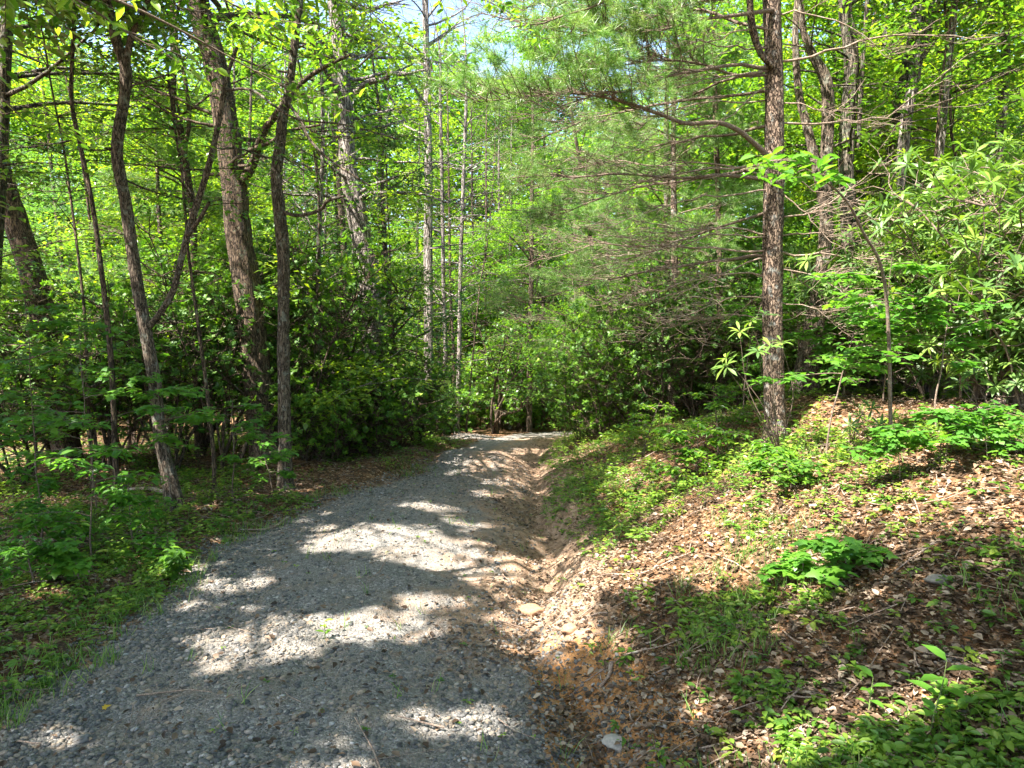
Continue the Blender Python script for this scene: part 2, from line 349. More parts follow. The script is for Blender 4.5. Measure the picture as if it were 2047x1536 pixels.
def bark_mat(name, c1, c2, lichen=(.3, .36, .28), lam=.4, sc_=9., stretch=.16, bump=.8):
    m, n, out = newmat(name)
    p = N(n, 'ShaderNodeBsdfPrincipled'); p.inputs['Roughness'].default_value = .9; p.inputs['Specular IOR Level'].default_value = .2
    tc = N(n, 'ShaderNodeTexCoord'); mp = N(n, 'ShaderNodeMapping'); mp.inputs['Scale'].default_value = (1, 1, stretch)
    n.links.new(tc.outputs['Object'], mp.inputs[0])
    v = N(n, 'ShaderNodeTexVoronoi', feature='DISTANCE_TO_EDGE'); v.inputs['Scale'].default_value = sc_ * 3.2
    no = N(n, 'ShaderNodeTexNoise'); no.inputs['Scale'].default_value = sc_ * 3; no.inputs['Detail'].default_value = 5
    n.links.new(mp.outputs[0], no.inputs[0])
    ad = N(n, 'ShaderNodeMixRGB', blend_type='ADD'); ad.inputs[0].default_value = .12
    n.links.new(mp.outputs[0], ad.inputs[1]); n.links.new(no.outputs['Color'], ad.inputs[2]); n.links.new(ad.outputs[0], v.inputs['Vector'])
    rr = ramp(n, v.outputs['Distance'], [(0, (0, 0, 0)), (.18, (1, 1, 1))])
    mx = N(n, 'ShaderNodeMixRGB', blend_type='MULTIPLY'); mx.inputs[0].default_value = .55
    n.links.new(rr, mx.inputs[1]); n.links.new(no.outputs['Fac'], mx.inputs[2])
    col = ramp(n, mx.outputs[0], [(0, tuple(.35 * x for x in c1)), (.25, c1), (.75, c2)])
    n2 = N(n, 'ShaderNodeTexNoise'); n2.inputs['Scale'].default_value = 9; n2.inputs['Detail'].default_value = 6; n2.inputs['Roughness'].default_value = .65
    n.links.new(tc.outputs['Object'], n2.inputs[0])
    lf = ramp(n, n2.outputs['Fac'], [(.62 - .2 * lam, (0, 0, 0)), (.76 - .2 * lam, (.75, .75, .75))])
    ml = N(n, 'ShaderNodeMixRGB'); n.links.new(lf, ml.inputs[0]); n.links.new(col, ml.inputs[1]); ml.inputs[2].default_value = (*lichen, 1)
    fine = N(n, 'ShaderNodeTexNoise'); fine.inputs['Scale'].default_value = 70; fine.inputs['Detail'].default_value = 3; n.links.new(tc.outputs['Object'], fine.inputs[0])
    mv = N(n, 'ShaderNodeMixRGB', blend_type='OVERLAY'); mv.inputs[0].default_value = .7
    n.links.new(ml.outputs[0], mv.inputs[1]); n.links.new(fine.outputs['Fac'], mv.inputs[2])
    n.links.new(mv.outputs[0], p.inputs['Base Color'])
    b = N(n, 'ShaderNodeBump'); b.inputs['Strength'].default_value = bump; b.inputs['Distance'].default_value = .03
    n.links.new(mx.outputs[0], b.inputs['Height']); n.links.new(b.outputs[0], p.inputs['Normal']); n.links.new(p.outputs[0], out.inputs[0])
    return m
M['bark_brown'] = bark_mat('brown_bark', (.065, .048, .034), (.19, .145, .105), (.30, .31, .25), .4, 10)
M['bark_dark'] = bark_mat('dark_bark', (.055, .04, .03), (.17, .12, .08), (.2, .25, .16), .25, 9)
M['bark_oak'] = bark_mat('oak_bark', (.06, .05, .038), (.17, .14, .105), (.19, .22, .15), .5, 8, .12, 1.)
M['bark_pale'] = bark_mat('pale_bark', (.14, .115, .10), (.40, .345, .30), (.36, .40, .32), .2, 8, .1, 1.)
M['bark_pine'] = bark_mat('pine_bark', (.08, .055, .04), (.25, .18, .13), (.34, .36, .33), .4, 8, .4, 1.)
M['twig'] = bark_mat('twig_bark', (.10, .07, .05), (.26, .195, .15), (.35, .33, .28), .2, 20, .5, .3)
M['twig_dead'] = bark_mat('dead_twig_bark', (.17, .12, .09), (.40, .30, .23), (.42, .4, .34), .3, 20, .5, .3)
M['stem_green'] = bark_mat('green_stem', (.12, .16, .05), (.22, .27, .1), (.2, .25, .1), .1, 20, .5, .2)

def ground_mat(name, mode):
    m, n, out = newmat(name)
    p = N(n, 'ShaderNodeBsdfPrincipled'); p.inputs['Roughness'].default_value = .95; p.inputs['Specular IOR Level'].default_value = .15
    tc = N(n, 'ShaderNodeTexCoord'); O = tc.outputs['Object']
    def noise(s, d=4, r=.6):
        x = N(n, 'ShaderNodeTexNoise'); x.inputs['Scale'].default_value = s; x.inputs['Detail'].default_value = d; x.inputs['Roughness'].default_value = r
        n.links.new(O, x.inputs[0]); return x.outputs['Fac']
    def vor(s, feat='F1', out_='Color'):
        x = N(n, 'ShaderNodeTexVoronoi', feature=feat); x.inputs['Scale'].default_value = s; n.links.new(O, x.inputs['Vector']); return x.outputs[out_]
    def mixc(f, a, b, mode_='MIX'):
        x = N(n, 'ShaderNodeMixRGB', blend_type=mode_)
        for i, v_ in ((0, f), (1, a), (2, b)):
            if isinstance(v_, (float, int)): x.inputs[i].default_value = v_
            elif isinstance(v_, tuple): x.inputs[i].default_value = (*v_, 1)
            else: n.links.new(v_, x.inputs[i])
        return x.outputs[0]
    def sep(c):
        x = N(n, 'ShaderNodeSeparateColor'); n.links.new(c, x.inputs[0]); return x.outputs[0]
    def m_(op, a, b, c=None):
        x = N(n, 'ShaderNodeMath', operation=op)
        for i, v_ in enumerate((a, b, c)):
            if v_ is None: continue
            if isinstance(v_, (float, int)): x.inputs[i].default_value = v_
            else: n.links.new(v_, x.inputs[i])
        return x.outputs[0]
    # crushed stone
    stone = ramp(n, sep(vor(42)), [(0, (.08, .08, .075)), (.45, (.15, .145, .135)), (.8, (.22, .21, .19)), (1, (.38, .36, .33))])
    stone2 = ramp(n, sep(vor(95)), [(0, (.11, .105, .095)), (.6, (.20, .185, .16)), (1, (.34, .31, .28))])
    grav = mixc(ramp(n, noise(30, 3), [(.42, (0, 0, 0)), (.58, (1, 1, 1))]), stone, stone2)
    dust = ramp(n, noise(14, 5), [(.3, (.17, .135, .10)), (.7, (.30, .245, .185))])
    grav = mixc(ramp(n, noise(1.3, 6, .7), [(.46, (0, 0, 0)), (.68, (.8, .8, .8))]), grav, dust)
    ad_ = N(n, 'ShaderNodeAttribute', attribute_name='dust')
    wash = ramp(n, noise(11, 6), [(.3, (.16, .10, .06)), (.5, (.30, .20, .13)), (.72, (.42, .31, .22))])
    clay = ramp(n, noise(9, 6), [(.3, (.22, .10, .04)), (.5, (.36, .18, .07)), (.7, (.44, .26, .13))])
    soil = ramp(n, noise(12, 6), [(.3, (.045, .03, .018)), (.7, (.13, .085, .05))])
    lv = vor(26); lit = ramp(n, sep(lv), [(0, (.05, .025, .012)), (.4, (.14, .07, .03)), (.75, (.26, .14, .07)), (1, (.42, .28, .17))])
    litter = mixc(ramp(n, noise(6, 5), [(.35, (0, 0, 0)), (.55, (1, 1, 1))]), soil, lit)
    wn = m_('MULTIPLY_ADD', noise(3.2, 8, .72), 1.7, -.85)
    def attr(a_):
        x = N(n, 'ShaderNodeAttribute', attribute_name=a_); return x.outputs['Fac']
    def mask(a_, lo=.42, hi=.58):
        return ramp(n, m_('ADD', attr(a_), wn), [(lo, (0, 0, 0)), (hi, (1, 1, 1))])
    c = mixc(mask('road'), litter, grav)
    c = mixc(mask('dust', .35, .75), c, wash)
    c = mixc(mask('clay'), c, clay)
    n.links.new(c, p.inputs['Base Color'])
    e = vor(42, 'DISTANCE_TO_EDGE', 'Distance')
    hgt = m_('ADD', m_('MULTIPLY', m_('MINIMUM', e, .35), 1.2), m_('MULTIPLY', noise(60, 4), .35))
    hgt = m_('ADD', hgt, m_('MULTIPLY', noise(8, 5), .5))
    b = N(n, 'ShaderNodeBump'); b.inputs['Strength'].default_value = .9; b.inputs['Distance'].default_value = .02
    n.links.new(hgt, b.inputs['Height']); n.links.new(b.outputs[0], p.inputs['Normal']); n.links.new(p.outputs[0], out.inputs[0])
    return m
M['ground'] = ground_mat('forest_floor', 0)
def stone_mat():
    m, n, out = newmat('gravel_stone')
    p = N(n, 'ShaderNodeBsdfPrincipled'); p.inputs['Roughness'].default_value = .85; p.inputs['Specular IOR Level'].default_value = .3
    a = N(n, 'ShaderNodeAttribute', attribute_name='tone')
    col = ramp(n, a.outputs['Fac'], [(0, (.065, .065, .062)), (.35, (.12, .117, .11)), (.6, (.185, .17, .15)), (.85, (.26, .205, .145)), (.93, (.34, .33, .31)), (1, (.32, .17, .08))])
    no = N(n, 'ShaderNodeTexNoise'); no.inputs['Scale'].default_value = 60
    mv = N(n, 'ShaderNodeMixRGB', blend_type='OVERLAY'); mv.inputs[0].default_value = .5
    tc = N(n, 'ShaderNodeTexCoord'); n.links.new(tc.outputs['Object'], no.inputs[0])
    n.links.new(col, mv.inputs[1]); n.links.new(no.outputs['Fac'], mv.inputs[2]); n.links.new(mv.outputs[0], p.inputs['Base Color']); n.links.new(p.outputs[0], out.inputs[0])
    return m
M['stone'] = stone_mat()

# ------------------------------------------------------------------ terrain sheet
def axis(fine0, fine1, step, lo, hi, gr=1.06):
    a = list(np.arange(fine0, fine1, step)); s = step
    while a[-1] < hi: s = min(s * gr, 6); a.append(a[-1] + s)
    b = [fine0]; s = step
    while b[-1] > lo: s = min(s * gr, 6); b.append(b[-1] - s)
    return np.array(b[::-1][:-1] + a)
gx = axis(-5, 6, .045, -140, 140); gy = axis(3.2, 13, .045, -25, 160, 1.025)
GX, GY = np.meshgrid(gx, gy)
X = GX.ravel(); Y = GY.ravel(); Z = zg(X, Y)
xl, xd = road_lr(Y)
road = np.clip(.5 + (X - xl) * 1.1, 0, 1) * np.clip(.5 + (xd - .1 - X) * 1.6, 0, 1)
mound_w = np.exp(-((X + 1.5) / .9) ** 2 - ((Y - 23.6) / 1.1) ** 2); road = np.maximum(road, mound_w * 1.2)
road = np.maximum(road, 1.1 * np.exp(-((X - 1.5) / .9) ** 2 - ((Y - 3.2) / .4) ** 2) * (X > xd + .3))
clay = .6 * np.exp(-((X - xd - .25) / .42) ** 2) * ss(6.6, 5.2, Y) + (.22 + .5 * (1 - ss(4.6, 5.8, Y))) * np.exp(-((X - xd + .15) / .3) ** 2) + .12 * np.exp(-((X - xd + .8) / .4) ** 2)
dust = .85 * ss(-1.6, -.3, X - xd) * ss(.9, .4, X - xd) * ss(4.2, 6, Y) + .35 * np.exp(-((X - xl - .9) / .4) ** 2) + .25 * np.exp(-((X - xd + 1.3) / .3) ** 2) + .25 * ss(15, 9, Y) * 0 + .5 * np.exp(-((X - xl) / .3) ** 2) * ss(8, 11, Y) * ss(20, 16, Y)
W = len(gx); H = len(gy)
ii, jj = np.meshgrid(np.arange(W - 1), np.arange(H - 1)); q = (jj * W + ii).ravel()
quads = np.stack([q, q + 1, q + 1 + W, q + W], 1)
fx = X[quads].mean(1); fy = Y[quads].mean(1); fl, fd = road_lr(fy)
isroad = (fx > fl) & (fx < fd - .35) & (fy < 60); isditch = (fx >= fd - .35) & (fx < fd + .25) & (fy < 60) & (fy > 2)
def sub(name, mask):
    f = quads[mask]; u, inv = np.unique(f, return_inverse=True)
    a = Acc(); a.add(np.stack([X[u], Y[u], Z[u]], 1), inv.reshape(-1, 4))
    return tag(a.build(name, M['ground'], smooth=True, attrs={'road': road[u], 'clay': clay[u], 'dust': dust[u]}), kind='structure')
sub('gravel_road', isroad); sub('drainage_ditch', isditch); sub('ground', ~isroad & ~isditch)

# ------------------------------------------------------------------ ground stuff
def near_pts(n, xr, yr, power=1.6):
    """random ground points, denser toward the camera"""
    y = yr[0] + (yr[1] - yr[0]) * rng.random(n) ** power
    hw = .82 * y + .6
    x = np.clip(-hw, xr[0], None) + rng.random(n) * (np.clip(hw, None, xr[1]) - np.clip(-hw, xr[0], None))
    return x, y
ico = []
import bmesh
bm = bmesh.new(); bmesh.ops.create_icosphere(bm, subdivisions=1, radius=1)
bm.verts.ensure_lookup_table(); IV = np.array([v.co[:] for v in bm.verts]); IF = np.array([[v.index for v in f.verts] for f in bm.faces]); bm.free()
def stones(n, xy, smin, smax, acc, tone=None):
    x, y = xy; n = len(x)
    s = smin + (smax - smin) * rng.random(n) ** 3
    sc3 = s[:, None] * np.stack([.8 + .5 * rng.random(n), .6 + .4 * rng.random(n), .35 + .3 * rng.random(n)], 1)
    jit = 1 + .35 * (rng.random((n, len(IV), 1)) - .5)
    V = IV[None] * jit * sc3[:, None]
    a = rng.random(n) * 6.28; c, s_ = np.cos(a)[:, None], np.sin(a)[:, None]
    tilt = (rng.random((n, 1)) - .5) * .8
    V[..., 2] += V[..., 0] * tilt
    vx = V[..., 0] * c - V[..., 1] * s_; vy = V[..., 0] * s_ + V[..., 1] * c
    V = np.stack([vx + x[:, None], vy + y[:, None], V[..., 2] + (zg(x, y) + s * .12)[:, None]], -1)
    Fs = (IF[None] + (np.arange(n) * len(IV))[:, None, None]).reshape(-1, 3)
    acc.add(V.reshape(-1, 3), Fs, np.repeat(rng.random(n) * .97 if tone is None else tone, len(IV)))
acc = Acc()
x, y = near_pts(125000, (-6, 3), (3.3, 15), 1.8)
l, d = road_lr(y)
dens = ((x > l - .3) & (x < d - .1)) * (.25 + .75 * np.exp(-((x - l) / .6) ** 2) + .5 * (fbm(x * .9, y * .9, 71, 3) > .0)) + np.exp(-((x - d) / .35) ** 2) * .8 * (y < 7)
k = rng.random(len(x)) < dens
stones(0, (x[k], y[k]), .006, .028, acc)
x, y = near_pts(5200, (.6, 3.2), (2.7, 4.2), 1.); l, d = road_lr(y)
k = (x > d - .2) & (fbm(x * 2.2, y * 2.2, 77, 3) > -.2) & (y < 3.55 + .25 * np.sin(x * 3))
stones(0, (x[k], y[k]), .012, .035, acc)
x = rng.uniform(-2.4, -.6, 260); y = rng.uniform(22.5, 24.6, 260)
stones(0, (x, y), .015, .04, acc, .2 + .3 * rng.random(260))
tag(acc.build('gravel', M['stone']), kind='stuff')

# dead leaves
acc = Acc()
x, y = near_pts(300000, (-14, 13), (2.5, 24), 1.65); l, d = road_lr(y)
off = np.maximum(l - x, x - d)
dens = np.where(off > 0, .25 + .6 * np.clip(off / .8, 0, 1), .035 + .5 * np.exp(-((x - d) / .3) ** 2))
dens = np.where((off <= 0) & (x > d - 1.1) & (y > 5), np.maximum(dens, .45 * np.clip((x - d + 1.1) / .6, 0, 1) * (fbm(x * 2, y * 2, 91, 3) > -.25)), dens); dens = np.where((x < l) & (y < 7), dens * .6, dens)
dens = dens * (.55 + .9 * np.clip(fbm(x * 1.5, y * 1.5, 90, 3) + .5, 0, 1))
k = rng.random(len(x)) < dens; x, y = x[k], y[k]; n_ = len(x)
P = np.stack([x, y, zg(x, y) + .012 + .02 * rng.random(n_)], 1); a = rng.random(n_) * 6.28
ax = np.stack([np.cos(a), np.sin(a), .25 * rng.normal(size=n_)], 1); nr = np.stack([.3 * rng.normal(size=n_), .3 * rng.normal(size=n_), np.ones(n_)], 1)
T_DEAD = (np.array([[0, 0, 0], [.3, .3, .07], [.18, .66, .06], [-.05, 1.02, -.1], [-.28, .58, .12], [-.24, .26, .03]]), T_LEAF[1])
leaves(acc, P, ax, nr, .018 + .055 * rng.random(n_) ** 2.0, T_DEAD)
tag(acc.build('leaf_litter', M['litter']), kind='stuff')

# low green ground cover: small plants of several leaves
def herbs(acc, x, y, hmin, hmax, m, ls, tmpl=T_LEAF):
    n = len(x); h = hmin + (hmax - hmin) * rng.random(n) ** 2
    C = np.stack([x, y, zg(x, y)], 1)
    P = np.repeat(C, m, 0); k = len(P); a = rng.random(k) * 6.28; hh = np.repeat(h, m) * (.35 + .65 * rng.random(k))
    rr = np.repeat(h, m) * .35 * rng.random(k)
    out = np.stack([np.cos(a), np.sin(a), np.zeros(k)], 1); P = P + out * rr[:, None]; P[:, 2] += hh
    ax = out + np.array([0, 0, 1]) * (rng.random(k) * .6 - .3)[:, None]
    nr = np.stack([.3 * rng.normal(size=k), .3 * rng.normal(size=k), np.ones(k)], 1)
    leaves(acc, P, ax, nr, ls * (.5 + .8 * rng.random(k)) * np.repeat(.6 + .6 * rng.random(n), m), tmpl, np.clip(np.repeat(rng.random(n), m) * .7 + .3 * rng.random(k), 0, 1))
    S = grow(C, np.array([0, 0, 1.]) + .3 * rng.normal(size=(n, 3)), h * .9, 3, .1); tubes(acc, S, np.full((n, 3), .0022), 3, .3)
acc = Acc()
x, y = near_pts(45000, (-12, 12), (2.5, 22), 1.4); l, d = road_lr(y); off = np.maximum(l - x, x - d)
pat = fbm(x * .8, y * .8, 50, 3)
dens = np.where(off > .05, np.clip(.28 + 1.4 * pat, .03, .85), 0) * np.where(x < l, 1.25, 1.)
s_ = x - d
dens = np.where((s_ > .3) & (y < 7.5), dens * 1.2 + .42 * (pat > -.12), dens)
dens = np.where((s_ > .7) & (y < 6.9) & (y > 3.5 + .25 * vn(x * 3, y)) & (x < 3.4), np.maximum(dens, .10 + .45 * (pat > -.05)), dens)
dens = np.where((s_ > -.2) & (s_ < .75) & (y < 6.3), dens * .12, dens)
dens = np.where((s_ > 0) & litmask(np.stack([x, y, zg(x, y)], 1)) & (y > 5), dens * .4, dens)
k = rng.random(len(x)) < dens
herbs(acc, x[k], y[k], .03, .15, 8, .06)
x, y = near_pts(6500, (-9, 9), (4.5, 22), 1.15); l, d = road_lr(y); off = np.maximum(l - x, x - d)
k = (off > .25) & (((fbm(x * .6, y * .6, 55, 3) > .12) & (y > 7)) | ((x < l - .4) & (y < 11) & (fbm(x * .9, y * .9, 57, 2) > .05)))
herbs(acc, x[k], y[k], .12, .40, 12, .075)
x, y = near_pts(1500, (-3, .5), (4, 12), 1.2); k = (rng.random(1500) < .05)
herbs(acc, x[k], y[k], .02, .06, 6, .03)
tag(acc.build('ground_cover', M['herb']), kind='stuff')
acc = Acc()
x, y = near_pts(9500, (-6, 5), (2.6, 14), 1.4); l, d = road_lr(y)
k = (((abs(x - l + .1) < .32) & (fbm(x * 1.3, y * 1.3, 66, 2) > .05)) | ((x > d + .1) & (fbm(x * 1.3, y * 1.3, 67, 2) > .22))) | (rng.random(len(x)) < .012)
x, y = x[k], y[k]; n_ = len(x); m_ = 7
P = np.repeat(np.stack([x, y, zg(x, y)], 1), m_, 0); P[:, :2] += .035 * rng.normal(size=(len(P), 2)); k_ = len(P)
ax = np.stack([.4 * rng.normal(size=k_), .4 * rng.normal(size=k_), np.ones(k_)], 1); nr = rng.normal(size=(k_, 3))
leaves(acc, P, ax, nr, .05 + .13 * rng.random(k_), T_BLADE)
tag(acc.build('grass', M['grass']), kind='stuff')
# fallen twigs too many to count
acc = Acc()
x, y = near_pts(1900, (-10, 10), (2.6, 20), 1.4); l, d = road_lr(y); k = (np.maximum(l - x, x - d) > -.2) | (rng.random(len(x)) < .12); x, y = x[k], y[k]; n_ = len(x)
a = rng.random(n_) * 6.28
P = grow(np.stack([x, y, 0 * x], 1), np.stack([np.cos(a), np.sin(a), 0 * a], 1), .12 + .5 * rng.random(n_) ** 2, 4, .12)
P[..., 2] = zg(P[..., 0], P[..., 1]) + .02 + .03 * rng.random((n_, 1))
tubes(acc, P, np.linspace(1, .5, 4)[None] * (.003 + .006 * rng.random(n_) ** 2)[:, None], 4)
tag(acc.build('fallen_twigs', M['twig_dead']), kind='stuff')

# ------------------------------------------------------------------ trees
def px_path(pts, D, D2=None):
    """[(px, py, width px)] at depth D (running to D2 at the top) -> points and radii"""
    D2 = D if D2 is None else D2; n = len(pts); P = []; r = []
    for i, (a, b, w_) in enumerate(pts):
        dd = D + (D2 - D) * i / max(1, n - 1)
        P.append(at(a, b, dd)); r.append(w_ / 2 / F * dd)
    return np.array(P), np.array(r)
def crown_parts(trunkP, trunkR, z0, z1, n, L, leafm, size=.10, mat='canopy', tmpl=T_DIA, cr=.38, up=(.1, .6), az=None, nsub=5, lim_mat=None, k=5, cl=3, carve=True, flat=.09, rs=.4, keep=None):
    """limbs, twigs (Acc) and leaves (Acc) for one tree"""
    A = Acc(); Lf = Acc()
    zz = trunkP[:, 2]
    h = z0 + (z1 - z0) * rng.random(n) ** .9
    S = np.stack([np.interp(h, zz, trunkP[:, j]) for j in range(3)], 1); r0 = np.interp(h, zz, trunkR)
    a = rng.random(n) * 6.28 if az is None else az[0] + (rng.random(n) - .5) * az[1]
    u = (h - z0) / (z1 - z0 + 1e-6)
    ln = L * (1.05 - .55 * u) * (.6 + .6 * rng.random(n))
    D = np.stack([np.cos(a), np.sin(a), up[0] + (up[1] - up[0]) * rng.random(n) + .3 * u], 1)
    P = grow(S, D, ln, 8, .13, -.01)
    rr = np.minimum(r0 * rs, .012 + .012 * ln)[:, None] * np.linspace(1, .2, 8)[None]
    tubes(A, P, rr, k)
    # sub branches
    ii = np.repeat(np.arange(n), nsub); t = 2 + rng.random(len(ii)) * 5; f = np.floor(t).astype(int); w_ = (t - f)[:, None]
    S2 = P[ii, f] * (1 - w_) + P[ii, np.minimum(f + 1, 7)] * w_
    T2 = unit(P[ii, np.minimum(f + 1, 7)] - P[ii, f])
    D2 = side(T2, np.where(rng.random(len(ii)) < .5, 1, -1) * (.5 + .7 * rng.random(len(ii))), up=-.05 + .35 * rng.random(len(ii)))
    L2 = ln[ii] * (.28 + .25 * rng.random(len(ii)))
    P2 = grow(S2, D2, L2, 6, .16, -.03)
    C = np.concatenate([P2[:, 5 - i] for i in range(0, cl)] + [P[:, 7], P[:, 6]])
    own = np.concatenate([np.arange(len(P2))] * cl + [np.full(2 * n, -1)])
    C = C + .12 * rng.normal(size=C.shape)
    ok = np.ones(len(C), bool)
    if carve: ok = ~litmask(C, 1.0)
    if keep is not None: ok &= keep(C)
    live = np.zeros(len(P2), bool); live[own[(own >= 0) & ok]] = True
    tubes(A, P2[live], (np.minimum(.012, .3 * rr[ii, 3]))[live][:, None] * np.linspace(1, .35, 6)[None] + .0015, 4)
    cluster_leaves(Lf, C[ok], leafm, cr, size, tmpl, flat=flat)
    return A, Lf
def trunk_down(P, r, D):
    """drop the first point of a path to the ground with a root flare"""
    g = zg(P[0, 0], P[0, 1])
    if P[0, 2] > g + .05:
        P = np.vstack([[P[0, 0] + (P[0, 0] - P[1, 0]) * .1, P[0, 1], g - .15], P]); r = np.concatenate([[r[0] * 1.25], r])
    return P, r
def make_trunk(P, r, top, k=14, flare=1.35, lean=None, m=60, rough=.10):
    P = np.asarray(P); r = np.asarray(r)
    if top is not None and P[-1, 2] < top:
        d = unit((P[-1] - P[max(0, len(P) - 3)])[None])[0]; d = unit((d + np.array([0, 0, 1.2]))[None])[0]
        e1 = P[-1] + d * (top - P[-1, 2]) * .5 / d[2]; e2 = e1 + np.array([.3 * rng.normal(), .3 * rng.normal(), (top - P[-1, 2]) * .5])
        P = np.vstack([P, e1, e2]); r = np.concatenate([r, [r[-1] * .65, r[-1] * .2]])
    Q = smoothline(np.column_stack([P, r]), m)
    Pp, rr = Q[:, :3], np.maximum(Q[:, 3], .004)
    hb = Pp[:, 2] - Pp[0, 2]; rr = rr * .9
    if k < 14:
        rr = rr * (1 + (flare - 1) * np.exp(-hb / .3)); A = Acc(); tubes(A, Pp, rr, k, .5, rough); return A, Pp, rr
    kk = 44; mm = 170; Q = resample(np.column_stack([Pp, rr]), mm); Pq, rq = Q[:, :3], Q[:, 3]; hq = np.maximum(Pq[:, 2] - Pq[0, 2], 0)
    a = np.linspace(0, 2 * np.pi, kk, endpoint=False)[None]; sd = int(rng.integers(1, 900)); ph = rng.random(3) * 6
    circ = rq[:, None] * 2 * np.pi; u = np.abs(a - np.pi) * rq[:, None]
    fur = np.abs(vn((a + .35 * vn(hq[:, None] * 2 + 0 * a, a * 2, sd)) * 5.1, hq[:, None] * 1.7 + a * 0, sd + 1)) * 2
    fine = vn(a * 9 + 3 * vn(a * 3, hq[:, None] * 3, sd + 4), hq[:, None] * 7, sd + 2)
    g = 1 + .13 * (fur - .5) + .07 * fine + rough * .6 * vn(a * 1.3 + hq[:, None] * .3, hq[:, None] * 2.2, sd + 3)
    lobe = .55 + .45 * np.cos(a * 3 + ph[0]) + .35 * np.cos(a * 5 + ph[1])
    g = g + (flare - 1) * 1.5 * np.exp(-hq / .22)[:, None] * np.clip(lobe, 0, 2) + (flare - 1) * .35 * np.exp(-hq / .9)[:, None]
    T = unit(np.gradient(Pq, axis=0)); X_ = unit(np.cross(T, np.array([0., 1, 0]))); Y_ = np.cross(X_, T)
    w_ = rq[:, None] * g
    V = Pq[:, None] + w_[..., None] * (np.cos(a)[..., None] * X_[:, None] + np.sin(a)[..., None] * Y_[:, None])
    i = np.arange(mm - 1)[:, None] * kk; j = np.arange(kk)[None]; j2 = (j + 1) % kk
    A = Acc(); A.add(V.reshape(-1, 3), np.stack([i + j, i + j2, i + kk + j2, i + kk + j], -1).reshape(-1, 4), .5)
    return A, Pp, rr
def add_tree(name, label, pts, D, bark, top, crown=None, D2=None, cat='tree', group=None, k=14, limbs=(), flare=1.4, rough=.12):
    P, r = px_path(pts, D, D2); 
    P, r = trunk_down(P, r, D)
    A, Pp, rr = make_trunk(P, r, top, k, flare, rough=rough)
    org = [Pp[0, 0], Pp[0, 1], float(zg(Pp[0, 0], Pp[0, 1]))]
    t = thing(name, org, label, cat, group)
    A.build('trunk', M[bark], t, org, smooth=True)
    for lp, lD, lD2 in limbs:
        lP, lr = px_path(lp, lD, lD2); Q = smoothline(np.column_stack([lP, lr]), 30); a = Acc()
        tubes(a, Q[:, :3], np.maximum(Q[:, 3], .003), 8, .5, .06)
        # fine twigs off the limb
        i = rng.integers(8, 30, 9); S = Q[i, :3]; dd = rng.normal(size=(9, 3)) + np.array([0, 0, .4])
        tw = grow(S, dd, .25 + .5 * rng.random(9), 6, .2); tubes(a, tw, np.linspace(.004, .0015, 6)[None].repeat(9, 0), 4)
        a.build('limb', M[bark], t, org, smooth=True)
    for c in (crown or []):
        B, L_ = crown_parts(Pp, rr, **c)
        B.build('branches', M[bark if bark != 'bark_pine' else 'twig'], t, org, smooth=True)
        if L_.n: L_.build('crown', M[c.get('mat', 'canopy')], t, org)
    return t

C_ = lambda z0, z1, n, L, m=16, **k: dict(z0=z0, z1=z1, n=n, L=L, leafm=m, **k)
# --- left of the road
add_tree('oak_tree', 'thick dark leaning trunk cut by the left edge of the picture', [(150, 1000, 56), (100, 700, 52), (68, 560, 50), (30, 440, 48), (-5, 330, 46), (-60, 150, 44), (-110, 0, 42)], 13, 'bark_dark', 15, [C_(7.5, 15, 20, 4.2), dict(z0=4.5, z1=7.5, n=9, L=2.8, leafm=11, size=.105, tmpl=T_LEAF, cr=.36, nsub=5, up=(.0,.3), rs=.22)])
add_tree('sapling_tree', 'thin dark whip of a tree between the leftmost trunk and the crooked brown oak', [(232, 960, 13), (222, 720, 12), (200, 520, 11), (183, 400, 10), (160, 290, 10), (143, 200, 9), (146, 90, 8), (150, -20, 8)], 9.5, 'bark_dark', 9, [C_(4.6, 8.6, 14, 2.2, 14, size=.10)], k=8)
add_tree('oak_tree', 'crooked reddish brown trunk with patchy lichen at the left road edge, forked above', [(352, 1036, 40), (340, 960, 32), (322, 880, 27), (308, 760, 26), (298, 700, 25), (278, 590, 25), (264, 500, 24), (250, 400, 24), (238, 340, 24), (234, 290, 24), (248, 200, 23), (252, 140, 24), (232, 80, 21), (214, 0, 20), (205, -60, 19)], 9.4, 'bark_brown', 13, [C_(7.2, 12.5, 26, 3.6), dict(z0=4.6, z1=7.2, n=8, L=2.4, leafm=11, size=.105, tmpl=T_LEAF, cr=.36, nsub=5, up=(.0,.3), rs=.22)], k=16,
    limbs=[([(300, 652, 14), (318, 628, 12), (345, 585, 13), (362, 520, 12), (375, 470, 13), (400, 390, 13), (418, 330, 12), (432, 270, 11), (443, 215, 10), (452, 160, 8), (474, 95, 6)], 9.4, 9.0),
           ([(250, 145, 13), (262, 75, 12), (280, 40, 10), (300, -10, 9), (330, -80, 6)], 9.4, 9.2),
           ([(375, 470, 9), (398, 440, 8), (418, 405, 6)], 9.2, 8.9),
           ([(444, 182, 6), (490, 178, 5), (520, 190, 5), (548, 212, 4), (600, 240, 4), (690, 250, 3), (800, 280, 2)], 9.1, 8.4)])
